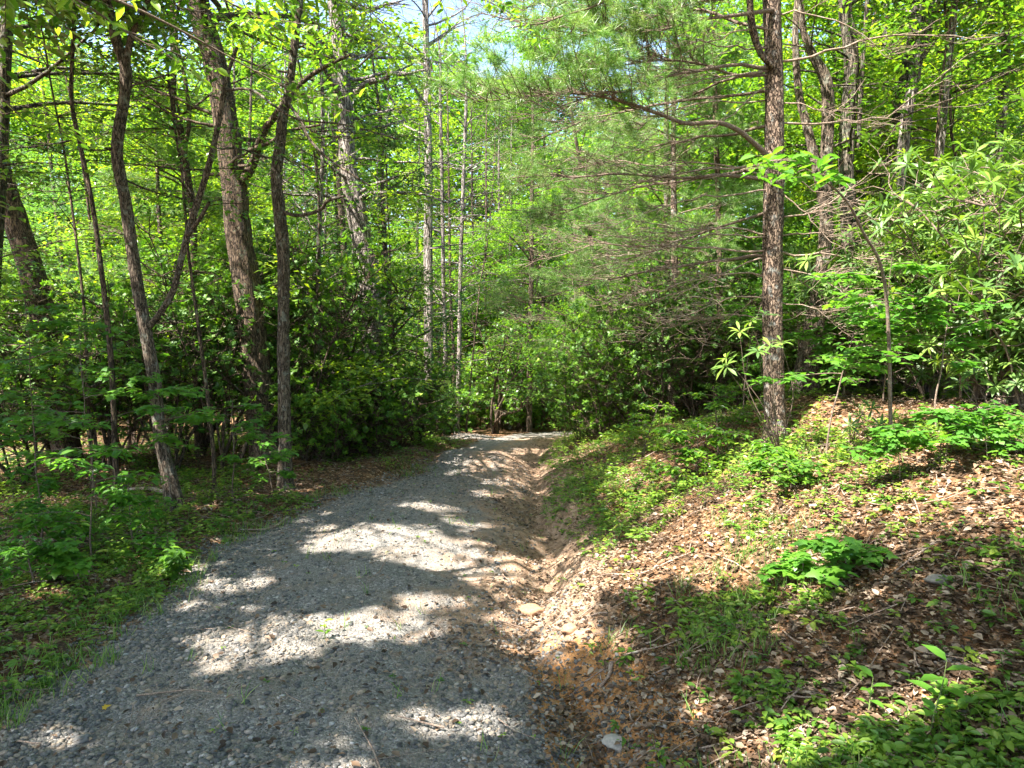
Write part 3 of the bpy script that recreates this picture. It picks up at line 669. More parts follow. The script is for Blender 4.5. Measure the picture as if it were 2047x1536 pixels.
add_tree('oak_tree', 'massive dark ridged oak rising from the dark thicket', [(545, 960, 84), (528, 860, 66), (512, 740, 60), (503, 650, 58), (492, 560, 57), (478, 480, 55), (470, 400, 54), (462, 320, 52), (448, 220, 50), (430, 130, 48), (408, 50, 48), (390, -30, 46)], 13, 'bark_dark', 17, [C_(8.0, 16, 34, 5.0), dict(z0=5.0, z1=8.5, n=12, L=3.2, leafm=11, size=.105, tmpl=T_LEAF, cr=.36, nsub=5, up=(.0,.3), rs=.22)], k=20,
    limbs=[([(470, 390, 20), (505, 330, 18), (525, 270, 15), (548, 235, 13), (600, 170, 10), (640, 140, 8), (700, 110, 5)], 13, 12.2),
           ([(500, 300, 9), (540, 285, 8), (580, 262, 7), (640, 250, 5)], 12.8, 12)])
add_tree('maple_tree', 'straight slender brown trunk standing right beside the road in front of the thicket', [(571, 985, 30), (570, 900, 27), (568, 800, 26), (566, 700, 26), (567, 600, 24), (566, 500, 26), (556, 400, 25), (552, 350, 24), (560, 290, 23), (566, 230, 21), (576, 190, 20), (584, 130, 17), (592, 60, 16), (600, -20, 15)], 11.2, 'bark_brown', 14, [C_(7.6, 13.5, 24, 3.6), dict(z0=4.8, z1=7.6, n=9, L=2.6, leafm=11, size=.105, tmpl=T_LEAF, cr=.36, nsub=5, up=(.0,.3), rs=.22)], k=16,
    limbs=[([(556, 420, 7), (595, 431, 7), (640, 420, 7), (655, 402, 7), (690, 392, 5)], 11.2, 10.6), ([(575, 205, 7), (600, 240, 6), (620, 280, 6), (660, 320, 5), (740, 372, 4)], 11.2, 10.2)])
add_tree('forked_tree', 'thin dark forked tree between the crooked brown oak and the massive oak', [(392, 700, 15), (388, 560, 14), (385, 430, 14), (372, 340, 15), (358, 250, 14), (346, 180, 12), (350, 80, 12), (342, -30, 11)], 14, 'bark_dark', 13, [C_(4.5, 12.5, 20, 2.8)], k=9, limbs=[([(370, 300, 8), (378, 240, 8), (370, 160, 8), (350, 60, 7), (368, -20, 6)], 14, 13.8)])
add_tree('oak_tree', 'pale grey furrowed oak with curved trunk catching the sun left of the road bend', [(755, 900, 62), (748, 760, 52), (744, 680, 48), (742, 600, 46), (728, 500, 44), (712, 420, 42), (697, 340, 38), (692, 260, 36), (688, 200, 36), (680, 100, 33), (668, 0, 30), (660, -60, 28)], 17, 'bark_pale', 19, [C_(7.5, 18, 34, 5.2, 15), dict(z0=5.5, z1=9.5, n=12, L=3.6, leafm=11, size=.105, tmpl=T_LEAF, cr=.36, nsub=5, up=(.0,.3), rs=.22)], k=20,
    limbs=[([(705, 190, 12), (735, 165, 11), (770, 158, 10), (780, 146, 9), (800, 150, 7), (850, 140, 5)], 17, 16), ([(712, 390, 8), (745, 370, 6), (770, 362, 5), (800, 350, 3)], 17, 16.2), ([(765, 160, 6), (778, 190, 5), (798, 225, 4), (812, 245, 3)], 16.8, 16.4)])
add_tree('oak_tree', 'dark trunk half hidden behind the pale grey oak', [(690, 900, 24), (688, 560, 20), (682, 440, 18), (676, 340, 18), (670, 200, 17), (672, 0, 16)], 22, 'bark_dark', 19, [C_(9, 18, 20, 4.2, 12)], k=10)
add_tree('poplar_tree', 'tall straight pale trunk standing alone left of the road bend', [(858, 880, 22), (857, 740, 20), (857, 600, 20), (856, 480, 19), (857, 380, 18), (856, 280, 17), (854, 180, 15), (852, 80, 14), (850, -20, 13)], 22, 'bark_pale', 18, [C_(7, 17.5, 26, 3.4, 14), dict(z0=5, z1=11, n=16, L=2.6, leafm=11, size=.105, tmpl=T_LEAF, cr=.36, nsub=5, up=(.0,.3), rs=.22)], k=12)
for lab, pts, D, bk in [
    ('slim straight trunk just right of the tall pale poplar', [(891, 850, 11), (890, 700, 10), (886, 560, 9), (884, 400, 8), (880, 200, 7)], 27, 'bark_pale'),
    ('very thin dark trunk between the two slim trunks right of the pale poplar', [(909, 850, 7), (906, 700, 7), (900, 560, 6), (898, 400, 5)], 27, 'bark_dark'),
    ('slim reddish grey trunk nearest the left side of the road bend', [(914, 840, 11), (918, 700, 10), (920, 560, 9), (925, 400, 8), (930, 260, 7)], 26, 'bark_pale'),
    ('dark straight trunk in the middle of the opening at the road bend', [(1058, 880, 14), (1059, 780, 13), (1061, 640, 12), (1063, 500, 10), (1064, 360, 8)], 29, 'bark_dark'),
    ('shorter dark trunk right of the central dark trunk at the bend', [(1086, 880, 10), (1087, 740, 9), (1086, 640, 8), (1088, 500, 7)], 31, 'bark_dark'),
    ('thin trunk behind the multi-stemmed shrub at the bend', [(972, 850, 7), (972, 700, 7), (970, 560, 6), (972, 420, 5)], 33, 'bark_dark'),
    ('thin pale trunk between the shrub and the central dark trunk at the bend', [(1021, 860, 7), (1020, 700, 7), (1019, 560, 6), (1022, 400, 5)], 34, 'bark_pale'),
    ('thin dark pole of a tree rising left of the shrub at the bend', [(950, 850, 6), (948, 700, 6), (948, 560, 5), (944, 420, 5)], 35, 'bark_dark'),
    ('grey trunk far behind the bend, second left of the central dark trunk', [(1000, 850, 8), (1001, 700, 8), (1000, 560, 7), (998, 420, 6)], 36, 'bark_pale')]:
    add_tree('maple_tree', lab, pts, D, bk, 15, [C_(.8, 15.5, 56, 2.8, 28, size=.13, cr=.55)], k=8, group=None)

# --- right of the road: deciduous trunks
RT = [('snag_tree', 'old split trunk with a broad rotten base right of the pine', [(1600, 842, 66), (1612, 760, 52), (1628, 660, 46), (1640, 560, 30), (1652, 460, 28), (1650, 380, 28), (1655, 250, 26), (1652, 165, 24), (1625, 110, 18), (1605, 60, 14), (1600, 0, 13)], 10.6, 'bark_brown', 12, 2.6,
         [([(1650, 420, 22), (1632, 330, 20), (1612, 250, 17), (1596, 180, 15), (1590, 60, 12), (1596, -20, 10)], 10.6, 10.9)]),
      ('oak_tree', 'stout mottled trunk, first thick one right of the split old trunk', [(1700, 800, 40), (1700, 620, 36), (1698, 480, 34), (1692, 360, 32), (1694, 250, 31), (1702, 140, 30), (1696, 60, 28), (1688, -20, 26)], 11.5, 'bark_oak', 14, 3.4, [([(1714, 300, 10), (1720, 200, 9), (1728, 80, 8), (1736, -30, 7)], 11.5, 11.3)]),
      ('maple_tree', 'thin straight trunk between the stout mottled trunk and the leaning pair', [(1742, 760, 15), (1748, 560, 14), (1762, 420, 14), (1770, 250, 13), (1768, 120, 11), (1772, -20, 10)], 14.5, 'bark_pale', 13, 3.0, []),
      ('oak_tree', 'left and thicker trunk of the leaning pair on the right bank', [(1735, 800, 36), (1755, 660, 34), (1770, 480, 33), (1785, 340, 32), (1800, 220, 30), (1822, 110, 28), (1840, 0, 28), (1850, -50, 26)], 12.2, 'bark_oak', 14, 3.6, []),
      ('oak_tree', 'right and paler knotted trunk of the leaning pair on the right bank', [(1755, 800, 26), (1765, 600, 25), (1780, 480, 25), (1802, 330, 24), (1812, 235, 22), (1826, 170, 23), (1842, 80, 21), (1860, -20, 20)], 11.6, 'bark_pale', 13, 3.2, [([(1832, 150, 8), (1860, 60, 8), (1885, -20, 6)], 11.6, 11.2)]),
      ('maple_tree', 'smooth pale slim trunk above the sunlit rhododendrons', [(1850, 760, 15), (1858, 560, 14), (1868, 400, 14), (1885, 260, 13), (1893, 160, 12), (1905, 60, 11), (1912, -30, 10)], 10.8, 'bark_pale', 12, 3.0, []),
      ('maple_tree', 'thin dark whip touching the left side of the smooth pale slim trunk', [(1842, 740, 8), (1852, 560, 7), (1866, 380, 7), (1876, 240, 6), (1888, 120, 5), (1905, 0, 5)], 10.2, 'bark_dark', 9, 2.2, []),
      ('maple_tree', 'dark slim trunk behind the pine, left of it', [(1445, 800, 15), (1440, 640, 14), (1437, 500, 12), (1435, 380, 12), (1430, 240, 11), (1428, 100, 9)], 13.2, 'bark_dark', 11, 2.6, []),
      ('oak_tree', 'far pale trunk showing between rhododendron leaves at the right', [(1826, 760, 16), (1850, 440, 15), (1858, 300, 13), (1868, 120, 11)], 18, 'bark_pale', 14, 3.2, []),
      ('oak_tree', 'grey trunk near the right edge behind the rhododendrons', [(1990, 760, 22), (1985, 500, 21), (1996, 320, 20), (2008, 150, 18), (2015, 0, 16)], 15, 'bark_oak', 14, 3.6, [])]
for nm, lab, pts, D, bk, top, L, lm in RT:
    add_tree(nm, lab, pts, D, bk, top + 2, [C_(7.6, top + 1.6, 18, L, 18), dict(z0=5.2, z1=8, n=8, L=2.4, leafm=11, size=.105, tmpl=T_LEAF, cr=.36, nsub=5, up=(.0,.3), rs=.22)], k=14, limbs=lm, rough=.22 if nm == 'snag_tree' else .10, flare=1.5 if nm == 'snag_tree' else 1.3)

# --- white pine on the bank
def needle_tufts(acc, C, D, m=26, ln=.10):
    n = len(C); D = unit(D); k = n * m
    a = rng.random(k) * 6.28; e = rng.random(k) * 1.5 - .15
    Dr = np.repeat(D, m, 0); X_ = unit(np.cross(Dr, np.array([.3, .2, .9]))); Y_ = np.cross(Dr, X_)
    ax = (np.cos(a)[:, None] * X_ + np.sin(a)[:, None] * Y_) * np.cos(e)[:, None] + Dr * np.sin(e)[:, None] + np.array([0, 0, -.12])
    P = np.repeat(C, m, 0) - Dr * (rng.random((k, 1)) * .07)
    leaves(acc, P, ax, rng.normal(size=(k, 3)), ln * (.7 + .5 * rng.random(k)), T_NEED, np.clip(np.repeat(rng.random(n), m) * .6 + .4 * rng.random(k), 0, 1))
def pine_limb(t, org, P0, P1, sag, r0, live, dens=26, wob=.045, nm='limb', spread=.42, mat=None, tm=26, ln=.10):
    P0 = np.array(P0); P1 = np.array(P1); n = 14; u = np.linspace(0, 1, n)[:, None]
    P = P0 + (P1 - P0) * u; L = np.linalg.norm(P1 - P0)
    P[:, 2] += sag * np.sin(u[:, 0] * math.pi) + 0; P[1:] += np.cumsum(rng.normal(size=(n - 1, 3)), 0) * wob * L / n * 2
    a = Acc(); tubes(a, P, (r0 * np.linspace(1, .22, n)), 7, .5, .05)
    i = rng.integers(3, n - 1, dens); f = rng.random((dens, 1)); S = P[i] * (1 - f) + P[np.minimum(i + 1, n - 1)] * f
    T = unit(P[np.minimum(i + 1, n - 1)] - P[i - 1])
    D = side(T, np.where(rng.random(dens) < .5, 1, -1) * (.35 + .6 * rng.random(dens)), up=(rng.random(dens) - .42) * .5)
    l1 = L * spread * (1.15 - i / n) * (.5 + .8 * rng.random(dens))
    B = grow(S, D, l1, 8, .10 if live else .17, .015); tubes(a, B, np.linspace(.5, .2, 8)[None] * np.minimum(.011, r0 * .5) * (.7 + .6 * rng.random((dens, 1))), 4)
    ns = 6 if live else 3; j = np.repeat(np.arange(dens), ns); q = rng.integers(2, 8, len(j))
    S2 = B[j, q]; T2 = unit(B[j, q] - B[j, q - 1])
    D2 = side(T2, np.where(rng.random(len(j)) < .5, 1, -1) * (.4 + .7 * rng.random(len(j))), up=(rng.random(len(j)) - .4) * .8)
    B2 = grow(S2, D2, .15 + .35 * rng.random(len(j)), 5, .16, .01); tubes(a, B2, np.linspace(.0042, .002, 5)[None].repeat(len(j), 0), 3)
    o = a.build(nm, mat or M['twig' if live else 'twig_dead'], t, org, smooth=True)
    if live:
        nd = Acc(); C = np.concatenate([B2[:, 4], B2[:, 3], B[:, 7], B[:, 6]]); Dd = np.concatenate([B2[:, 4] - B2[:, 3], B2[:, 3] - B2[:, 2], B[:, 7] - B[:, 6], B[:, 6] - B[:, 5]])
        d0 = np.linalg.norm(C - P0, axis=1) / L; ok = (d0 > live) & ~gapmask(C)
        needle_tufts(nd, C[ok], Dd[ok] + np.array([0, 0, .01]), tm, ln)
        if nd.n: nd.build('needles', M['needle'], o)
        if nd.n: o.children[0].data.transform(__import__('mathutils').Matrix.Translation([-float(v) for v in org]))
    return o
D = 9.0
P, r = px_path([(1552, 868, 46), (1548, 800, 42), (1545, 700, 43), (1544, 560, 43), (1545, 440, 43), (1548, 300, 40), (1548, 150, 38), (1542, 0, 36), (1540, -80, 34)], D)
P, r = trunk_down(P, r, D); A, PP, RR = make_trunk(P, r, 15, 18, 1.3, rough=.08)
org = [PP[0, 0], PP[0, 1], float(zg(PP[0, 0], PP[0, 1]))]
pine = thing('white_pine', org, 'tall pine on the right bank bristling with bare dead side branches', 'pine tree')
A.build('trunk', M['bark_pine'], pine, org, smooth=True)
def tz(py): return at(1546, py, D)
for py, ex, ey, eD, sag, r0, live in [
    (-60, 1180, -20, 7.6, .1, .030, .35), (-10, 1250, 70, 8.2, .15, .026, .3), (60, 1150, 40, 10.5, .2, .024, .35),
    (135, 1080, 215, 7.3, .1, .026, .40), (135, 1280, 240, 10.6, .15, .022, .45), (-40, 1010, 60, 7.0, .2, .03, .35),
    (360, 1030, 370, 8.6, .08, .026, .55), (330, 1060, 420, 10.6, .1, .022, .5), (420, 1180, 560, 10.8, .05, .02, .5),
    (510, 1040, 590, 9.6, .1, .022, .6), (250, 1150, 330, 10.9, .1, .022, .45), (180, 1010, 300, 11.5, .2, .022, .45),
    (-120, 1300, -160, 8, .3, .03, .3), (-200, 1250, -120, 9.8, .3, .03, .3), (-120, 1700, -100, 9.5, .3, .03, .4)]:
    pine_limb(pine, org, tz(py), at(ex, ey, eD), sag, r0, live, 26)
# the long curved limb reaching over the road with bright tufts, and two like it above
def tuft_limb(path, D0, D1, nb, i0, xmax, size=1.):
    lp, lr = px_path(path, D0, D1)
    Q = smoothline(np.column_stack([lp, lr]), 40); a = Acc(); tubes(a, Q[:, :3], np.maximum(Q[:, 3] * .5, .003), 9, .5, .08)
    i = rng.integers(i0, 39, nb); S = Q[i, :3]; T = unit(Q[np.minimum(i + 1, 39), :3] - Q[i - 1, :3])
    Dn = side(T, np.where(rng.random(nb) < .5, 1, -1) * (.3 + .8 * rng.random(nb)), up=.05 + .45 * rng.random(nb))
    B = grow(S, Dn, (.35 + .65 * rng.random(nb)) * size, 7, .1, .03); tubes(a, B, np.linspace(.006, .002, 7)[None].repeat(nb, 0), 4)
    j = np.repeat(np.arange(nb), 6); q_ = rng.integers(2, 7, len(j)); D2 = side(unit(B[j, q_] - B[j, q_ - 1]), rng.normal(size=len(j)), up=.1 + .6 * rng.random(len(j)))
    B2 = grow(B[j, q_], D2, .10 + .18 * rng.random(len(j)), 4, .1, .03); tubes(a, B2, np.linspace(.003, .0015, 4)[None].repeat(len(j), 0), 3)
    lo = a.build('limb', M['twig'], pine, org, smooth=True)
    nd = Acc(); C = np.concatenate([B2[:, 3], B[:, 6], Q[-8:, :3]]); Dd = np.concatenate([B2[:, 3] - B2[:, 2], B[:, 6] - B[:, 5], Q[-8:, :3] - Q[-9:-1, :3]])
    k = (proj(C)[0] < xmax) & ~litmask(C, .8)
    needle_tufts(nd, C[k], Dd[k] + np.array([0, 0, .03]), 42, .115); nd.build('needles', M['needle'], lo, org)
tuft_limb([(1545, 322, 22), (1505, 285, 20), (1470, 258, 19), (1430, 245, 17), (1370, 247, 16), (1310, 225, 14), (1240, 202, 11), (1160, 188, 8), (1080, 190, 6), (1000, 200, 4), (945, 205, 3)], 8.8, 7.2, 70, 17, 1400)
tuft_limb([(1545, 20, 18), (1480, 30, 14), (1400, 40, 11), (1310, 62, 9), (1220, 60, 7), (1150, 75, 4)], 8.9, 7.6, 55, 12, 1440)
tuft_limb([(1545, 150, 14), (1470, 150, 11), (1400, 128, 9), (1320, 120, 7), (1250, 130, 5), (1190, 135, 3)], 9.0, 8.0, 45, 14, 1420)
tuft_limb([(1545, -140, 18), (1440, -110, 14), (1300, -70, 11), (1160, -30, 8), (1060, 10, 4)], 9.0, 8.6, 55, 8, 1500)
# upturned bare limb and the dead branches, left and right
lp, lr = px_path([(1546, 135, 13), (1520, 105, 12), (1505, 60, 15), (1500, 20, 13), (1498, -40, 12), (1500, -120, 9)], 8.9, 8.6)
Q = smoothline(np.column_stack([lp, lr]), 24); a = Acc(); tubes(a, Q[:, :3], Q[:, 3], 9, .5, .05); a.build('limb', M['bark_pine'], pine, org, smooth=True)
for py, ex, ey, eD, sag, r0, dn in [
    (60, 1350, 85, 8.2, .05, .012, 12), (95, 1290, 130, 8.8, .05, .010, 12), (140, 1300, 140, 8.0, .02, .013, 14), (205, 1250, 235, 9.4, .08, .010, 12),
    (150, 1340, 260, 8.3, -.15, .010, 10), (335, 1200, 395, 8.4, .1, .015, 22), (345, 1120, 340, 9.3, .1, .012, 18), (380, 1230, 470, 8.2, .12, .011, 18), (470, 1150, 490, 8.8, .1, .013, 26),
    (475, 1210, 560, 8.2, .15, .012, 26), (500, 1060, 520, 9.0, .12, .013, 26), (520, 1240, 620, 9.3, .12, .010, 26), (560, 1190, 600, 8.6, .15, .011, 30), (600, 1280, 680, 8.4, .15, .009, 24), (640, 1330, 640, 9.2, .1, .008, 18), (575, 1380, 720, 9.8, .1, .008, 18),
    (125, 1960, 135, 9.3, .22, .016, 10), (245, 1990, 130, 9.6, -.35, .013, 12), (30, 1800, 130, 8.6, .15, .010, 14), (330, 1800, 420, 9.4, -.1, .009, 18), (430, 1760, 330, 9.0, -.25, .012, 16),
    (500, 1830, 560, 9.2, .18, .014, 18), (540, 1760, 650, 8.4, .12, .010, 22), (470, 1770, 480, 9.9, .05, .010, 18), (600, 1720, 700, 8.8, .12, .008, 18), (380, 1720, 520, 8.5, .0, .009, 14), (200, 1760, 270, 8.7, .0, .009, 14), (650, 1680, 660, 9.4, .1, .007, 12)]:
    pine_limb(pine, org, tz(py), at(ex, ey, eD), sag, r0 * 1.15, 0, int(dn * .8), .09, nm='dead_branch', spread=.34)

# pines with soft dark crowns
def simple_pine(label, x, y, h, z0, L, n, seed_dir=None, dead=0):
    b = gp(x, y); A = Acc(); P = np.array([b - [0, 0, .1], b + [.05, .1, h * .3], b + [-.05, 0, h * .65], b + [0, 0, h]]); r = np.array([.13, .1, .07, .02])
    A, PP, RR = make_trunk(P, r * .8, None, 10, 1.3); t = thing('white_pine', b, label, 'pine tree'); A.build('trunk', M['bark_pine'], t, b, smooth=True)
    for i in range(n):
        z = z0 + (h - z0) * (i / n) ** 1.0; a = i * 2.4; ln = L * (1.05 - .8 * (z - z0) / (h - z0)) * random.uniform(.75, 1.15)
        p0 = b + np.array([0, 0, z]); pine_limb(t, b, p0, p0 + np.array([math.cos(a) * ln, math.sin(a) * ln, ln * random.uniform(.0, .25)]), .08, .018, .25, 16, tm=32, ln=.13)
simple_pine('small bushy pine deep among the trees between the crooked brown oak and the massive oak', *at(330, 671, 17)[:2], 9, 1.8, 2.6, 26)
simple_pine('soft dark pine half hidden behind the long bright pine limb over the road', *at(1330, 671, 15)[:2], 10, 2.6, 3.4, 30)
simple_pine('low-boughed soft pine on the right bank between the road and the tall pine', *at(1345, 671, 13.6)[:2], 8.5, 2.9, 2.4, 26)
simple_pine('pale soft pine above the right thicket near the road bend', *at(1215, 671, 20)[:2], 8, 1.5, 2.4, 22)
simple_pine('pine showing dark flat boughs over the road bend', *at(1150, 671, 27)[:2], 12, 3.0, 3.6, 24)

# ------------------------------------------------------------------ shrubs
def shrub(name, label, base, h, rad, n_tip, lsize, mat, tmpl=T_DIA, group=None, m=9, stems=6, stem_r=.02, lo=.15, el=.35, bark='bark_dark', cat='shrub', stem_label=None, fork=3):
    base = np.asarray(base, float); t = thing(name, base, label, cat, group); A = Acc()
    a = rng.random(stems) * 6.28; lean = .25 + .5 * rng.random(stems)
    D = np.stack([np.cos(a) * lean * rad / h * 1.6, np.sin(a) * lean * rad / h * 1.6, np.ones(stems)], 1)
    S = base + np.stack([np.cos(a) * .12, np.sin(a) * .12, np.full(stems, -.05)], 1)
    P = grow(S, D, h * (.7 + .3 * rng.random(stems)), 10, .13, .02); tubes(A, P, np.linspace(1, .35, 10)[None] * stem_r * (.7 + .6 * rng.random((stems, 1))), 6, rough=.1)
    nb = max(6, n_tip // fork); i = rng.integers(0, stems, nb); q = np.clip((10 * (lo + (1 - lo) * rng.random(nb) ** .8)).astype(int), 1, 9)
    a = rng.random(nb) * 6.28; Db = np.stack([np.cos(a), np.sin(a), .1 + .6 * rng.random(nb)], 1)
    B = grow(P[i, q], Db, rad * (.35 + .6 * rng.random(nb)), 7, .2, .03); tubes(A, B, np.linspace(.010, .003, 7)[None] * (stem_r / .02) ** .5 * np.ones((nb, 1)), 4)
    j = rng.integers(0, nb, n_tip); q = rng.integers(2, 7, n_tip); a = rng.random(n_tip) * 6.28
    D3 = np.stack([np.cos(a), np.sin(a), .25 + .9 * rng.random(n_tip)], 1)
    B3 = grow(B[j, q], D3, .08 + rad * .28 * rng.random(n_tip), 4, .15, .06); tubes(A, B3, np.linspace(.004, .002, 4)[None].repeat(n_tip, 0), 3)
    A.build('stems', M[bark], t, base, smooth=True)
    L_ = Acc(); whorl_leaves(L_, B3[:, 3], B3[:, 3] - B3[:, 2] + np.array([0, 0, .02]), m, lsize, tmpl, el)
    L_.build('foliage', M[mat], t, base); return t
WORD = ['first', 'second', 'third', 'fourth', 'fifth', 'sixth', 'seventh', 'eighth', 'ninth', 'tenth', 'eleventh', 'twelfth', 'thirteenth', 'fourteenth', 'fifteenth', 'sixteenth', 'seventeenth', 'eighteenth', 'nineteenth', 'twentieth'] + ['twenty-' + k for k in ['first', 'second', 'third', 'fourth', 'fifth', 'sixth', 'seventh', 'eighth', 'ninth']]
def ranked(spots):
    """order (px, D, ...) left to right and give each its ordinal"""
    return [(WORD[i],) + tuple(s) for i, s in enumerate(sorted(spots))]
# dark laurel thicket left of the road: (px, depth, height, radius)
for w_, px, D, h, rd in ranked([(30, 12, 2.6, 1.2), (110, 13.5, 3.2, 1.4), (205, 12.6, 3.0, 1.3), (255, 15.5, 3.8, 1.5), (385, 14.5, 4.3, 1.5), (440, 12.6, 3.4, 1.3), (510, 15.5, 4.4, 1.6), (605, 13.6, 3.9, 1.3), (655, 15.5, 4.3, 1.5), (330, 12.8, 3.0, 1.1)]):
    b = at(px, 671, D); shrub('mountain_laurel', f'tall laurel in the dark thicket left of the road, {w_} from the left', gp(b[0], b[1]), h * 1.12, rd, int(520 * rd), .105, 'laurel_light' if px % 2 else 'laurel', group='dark laurels in the left thicket', stem_r=.03, stems=8, m=8, lo=.25)
for w_, px, D, h, rd in ranked([(655, 13.4, 1.6, .9), (700, 14.8, 2.2, 1.1), (750, 14.6, 1.9, 1.05), (790, 16.4, 2.6, 1.3), (835, 17.4, 2.2, 1.2), (860, 19.5, 1.9, 1.1), (620, 12.9, 1.3, .7)]):
    b = at(px, 671, D); shrub('mountain_laurel', f'rounded green laurel sloping down to the road edge, {w_} of its row', gp(b[0], b[1]), h, rd, int(470 * rd), .09, 'laurel_light', group='rounded laurels along the left road edge', stem_r=.02, stems=8, m=9, lo=.08)
for w_, px, D, h, rd in ranked([(905, 27, 2.0, 1.3), (935, 30, 2.4, 1.4), (870, 25, 2.2, 1.3), (1010, 32, 2.2, 1.3), (1040, 30, 1.6, 1.0), (1100, 33, 2.4, 1.5), (1140, 30, 2.6, 1.4), (1180, 34, 3, 1.6), (985, 36, 3, 1.6), (1075, 37, 3, 1.6)]):
    b = at(px, 671, D); shrub('leafy_shrub', f'bright green bush closing the view at the road bend, {w_} from the left', gp(b[0], b[1]), h, rd, int(520 * rd), .13, 'canopy', group='bushes behind the road bend', stems=6, m=8, lo=.1)
b = at(988, 671, 27.5); shrub('multi_stem_shrub', 'tall shrub with a fan of dark stems standing beyond the road in the middle', gp(b[0], b[1]), 4.6, 1.5, 330, .11, 'canopy', stems=9, stem_r=.06, m=8, lo=.4)
for w_, px, D, h, rd in ranked([(1150, 22, 2.4, 1.2), (1190, 18.5, 2.2, 1.2), (1225, 16.5, 2.2, 1.1), (1265, 15, 2.2, 1.1), (1300, 17.5, 3.0, 1.5), (1345, 14.4, 2.2, 1.2), (1370, 16.5, 2.9, 1.4), (1425, 14.2, 2.3, 1.2), (1480, 15, 2.8, 1.4), (1240, 21, 3.0, 1.5), (1590, 14.5, 2.4, 1.4), (1500, 12.6, 1.6, .9), (1165, 17.5, 3.0, 1.2), (1215, 15.5, 3.2, 1.2), (1270, 14.2, 3.3, 1.3), (1330, 13.4, 3.1, 1.3), (1400, 12.8, 2.9, 1.3), (1465, 12.4, 2.6, 1.2)]):
    b = at(px, 671, D); shrub('twiggy_laurel', f'twiggy bush in the thicket beside the pine on the bank, {w_} from the left', gp(b[0], b[1]), h, rd, int(420 * rd), .10 if px < 1320 else .085, 'laurel_light' if px < 1310 else 'laurel', group='twiggy bushes on the right bank', stems=10, stem_r=.012, m=9, lo=.1, bark='bark_dark', fork=3)
for w_, px, D, h, rd in ranked([(1640, 12.4, 1.8, 1.1), (1720, 11, 1.7, 1.0), (1790, 10.6, 2.1, 1.1), (1870, 9.6, 2.5, 1.15), (1940, 8.6, 2.5, 1.1), (2010, 8.3, 2.7, 1.2), (2075, 7.8, 2.5, 1.2), (1960, 11, 3.2, 1.5), (1840, 12.4, 2.8, 1.4), (2060, 12, 3.4, 1.6), (1900, 14.5, 3.4, 1.6), (1730, 14.2, 2.6, 1.5), (1600, 13, 2.4, 1.2), (1670, 13.6, 2.6, 1.4), (1800, 14, 3.0, 1.5), (1990, 9.8, 2.8, 1.3), (1900, 10.8, 2.6, 1.3), (2050, 9.2, 2.9, 1.3)]):
    b = at(px, 671, D); shrub('rhododendron', f'glossy rhododendron with long narrow leaves on the right bank, {w_} from the left', gp(b[0], b[1]), h * 1.1, rd, int(290 * rd), .18, 'rhodo', T_LONG, group='rhododendrons on the right bank', stems=7, stem_r=.022, m=9, el=.15, lo=.08, bark='twig')

# small rhododendron shoots, saplings
def shoot(label, px, py, D, tips, lsize=.17, mat='rhodo', tmpl=T_LONG, m=9, name='rhododendron_shoot', cat='young plant', r=.008, bark='twig', el=.2):
    """a thin stem from the ground with leafy tips at given pixels"""
    b = at(px, py, D) if py else None; b = gp(b[0], b[1]) if b is not None else None
    t = thing(name, b, label, cat); A = Acc(); L_ = Acc(); mid = None
    for (tx, ty, td) in tips:
        e = at(tx, ty, td); c = b + (e - b) * .5 + np.array([.08 * rng.normal(), .08 * rng.normal(), .1])
        Q = smoothline(np.array([b - [0, 0, .03], b + (c - b) * .4, c, e]), 14); tubes(A, Q, np.linspace(r, r * .4, 14), 5)
        dd = (Q[-1] - Q[-3])[None] + np.array([0, 0, .03]); whorl_leaves(L_, Q[-1][None], dd, m, lsize, tmpl, el)
    A.build('stem', M[bark], t, b, smooth=True); L_.build('foliage', M[mat], t, b); return t
shoot('leggy rhododendron shoots with drooping leaf whorls in front of the pine trunk', 1560, 905, 8.0, [(1450, 715, 7.6), (1478, 660, 7.7), (1527, 625, 7.8), (1540, 690, 7.6), (1450, 730, 7.5), (1500, 640, 7.9), (1560, 680, 7.7), (1515, 700, 7.5)])
shoot('low rhododendron sprout with a few whorls below the sassafras saplings', 1700, 860, 7.6, [(1735, 800, 7.4), (1745, 815, 7.2), (1700, 850, 7.2), (1790, 830, 7.4), (1760, 850, 7.2), (1720, 830, 7.6)], .13)
shoot('young rhododendron with a dark whorl standing clear at the right edge of the litter', 1965, 800, 7.6, [(1950, 745, 7.4), (1990, 770, 7.2), (1920, 765, 7.5), (1960, 720, 7.7)], .17)

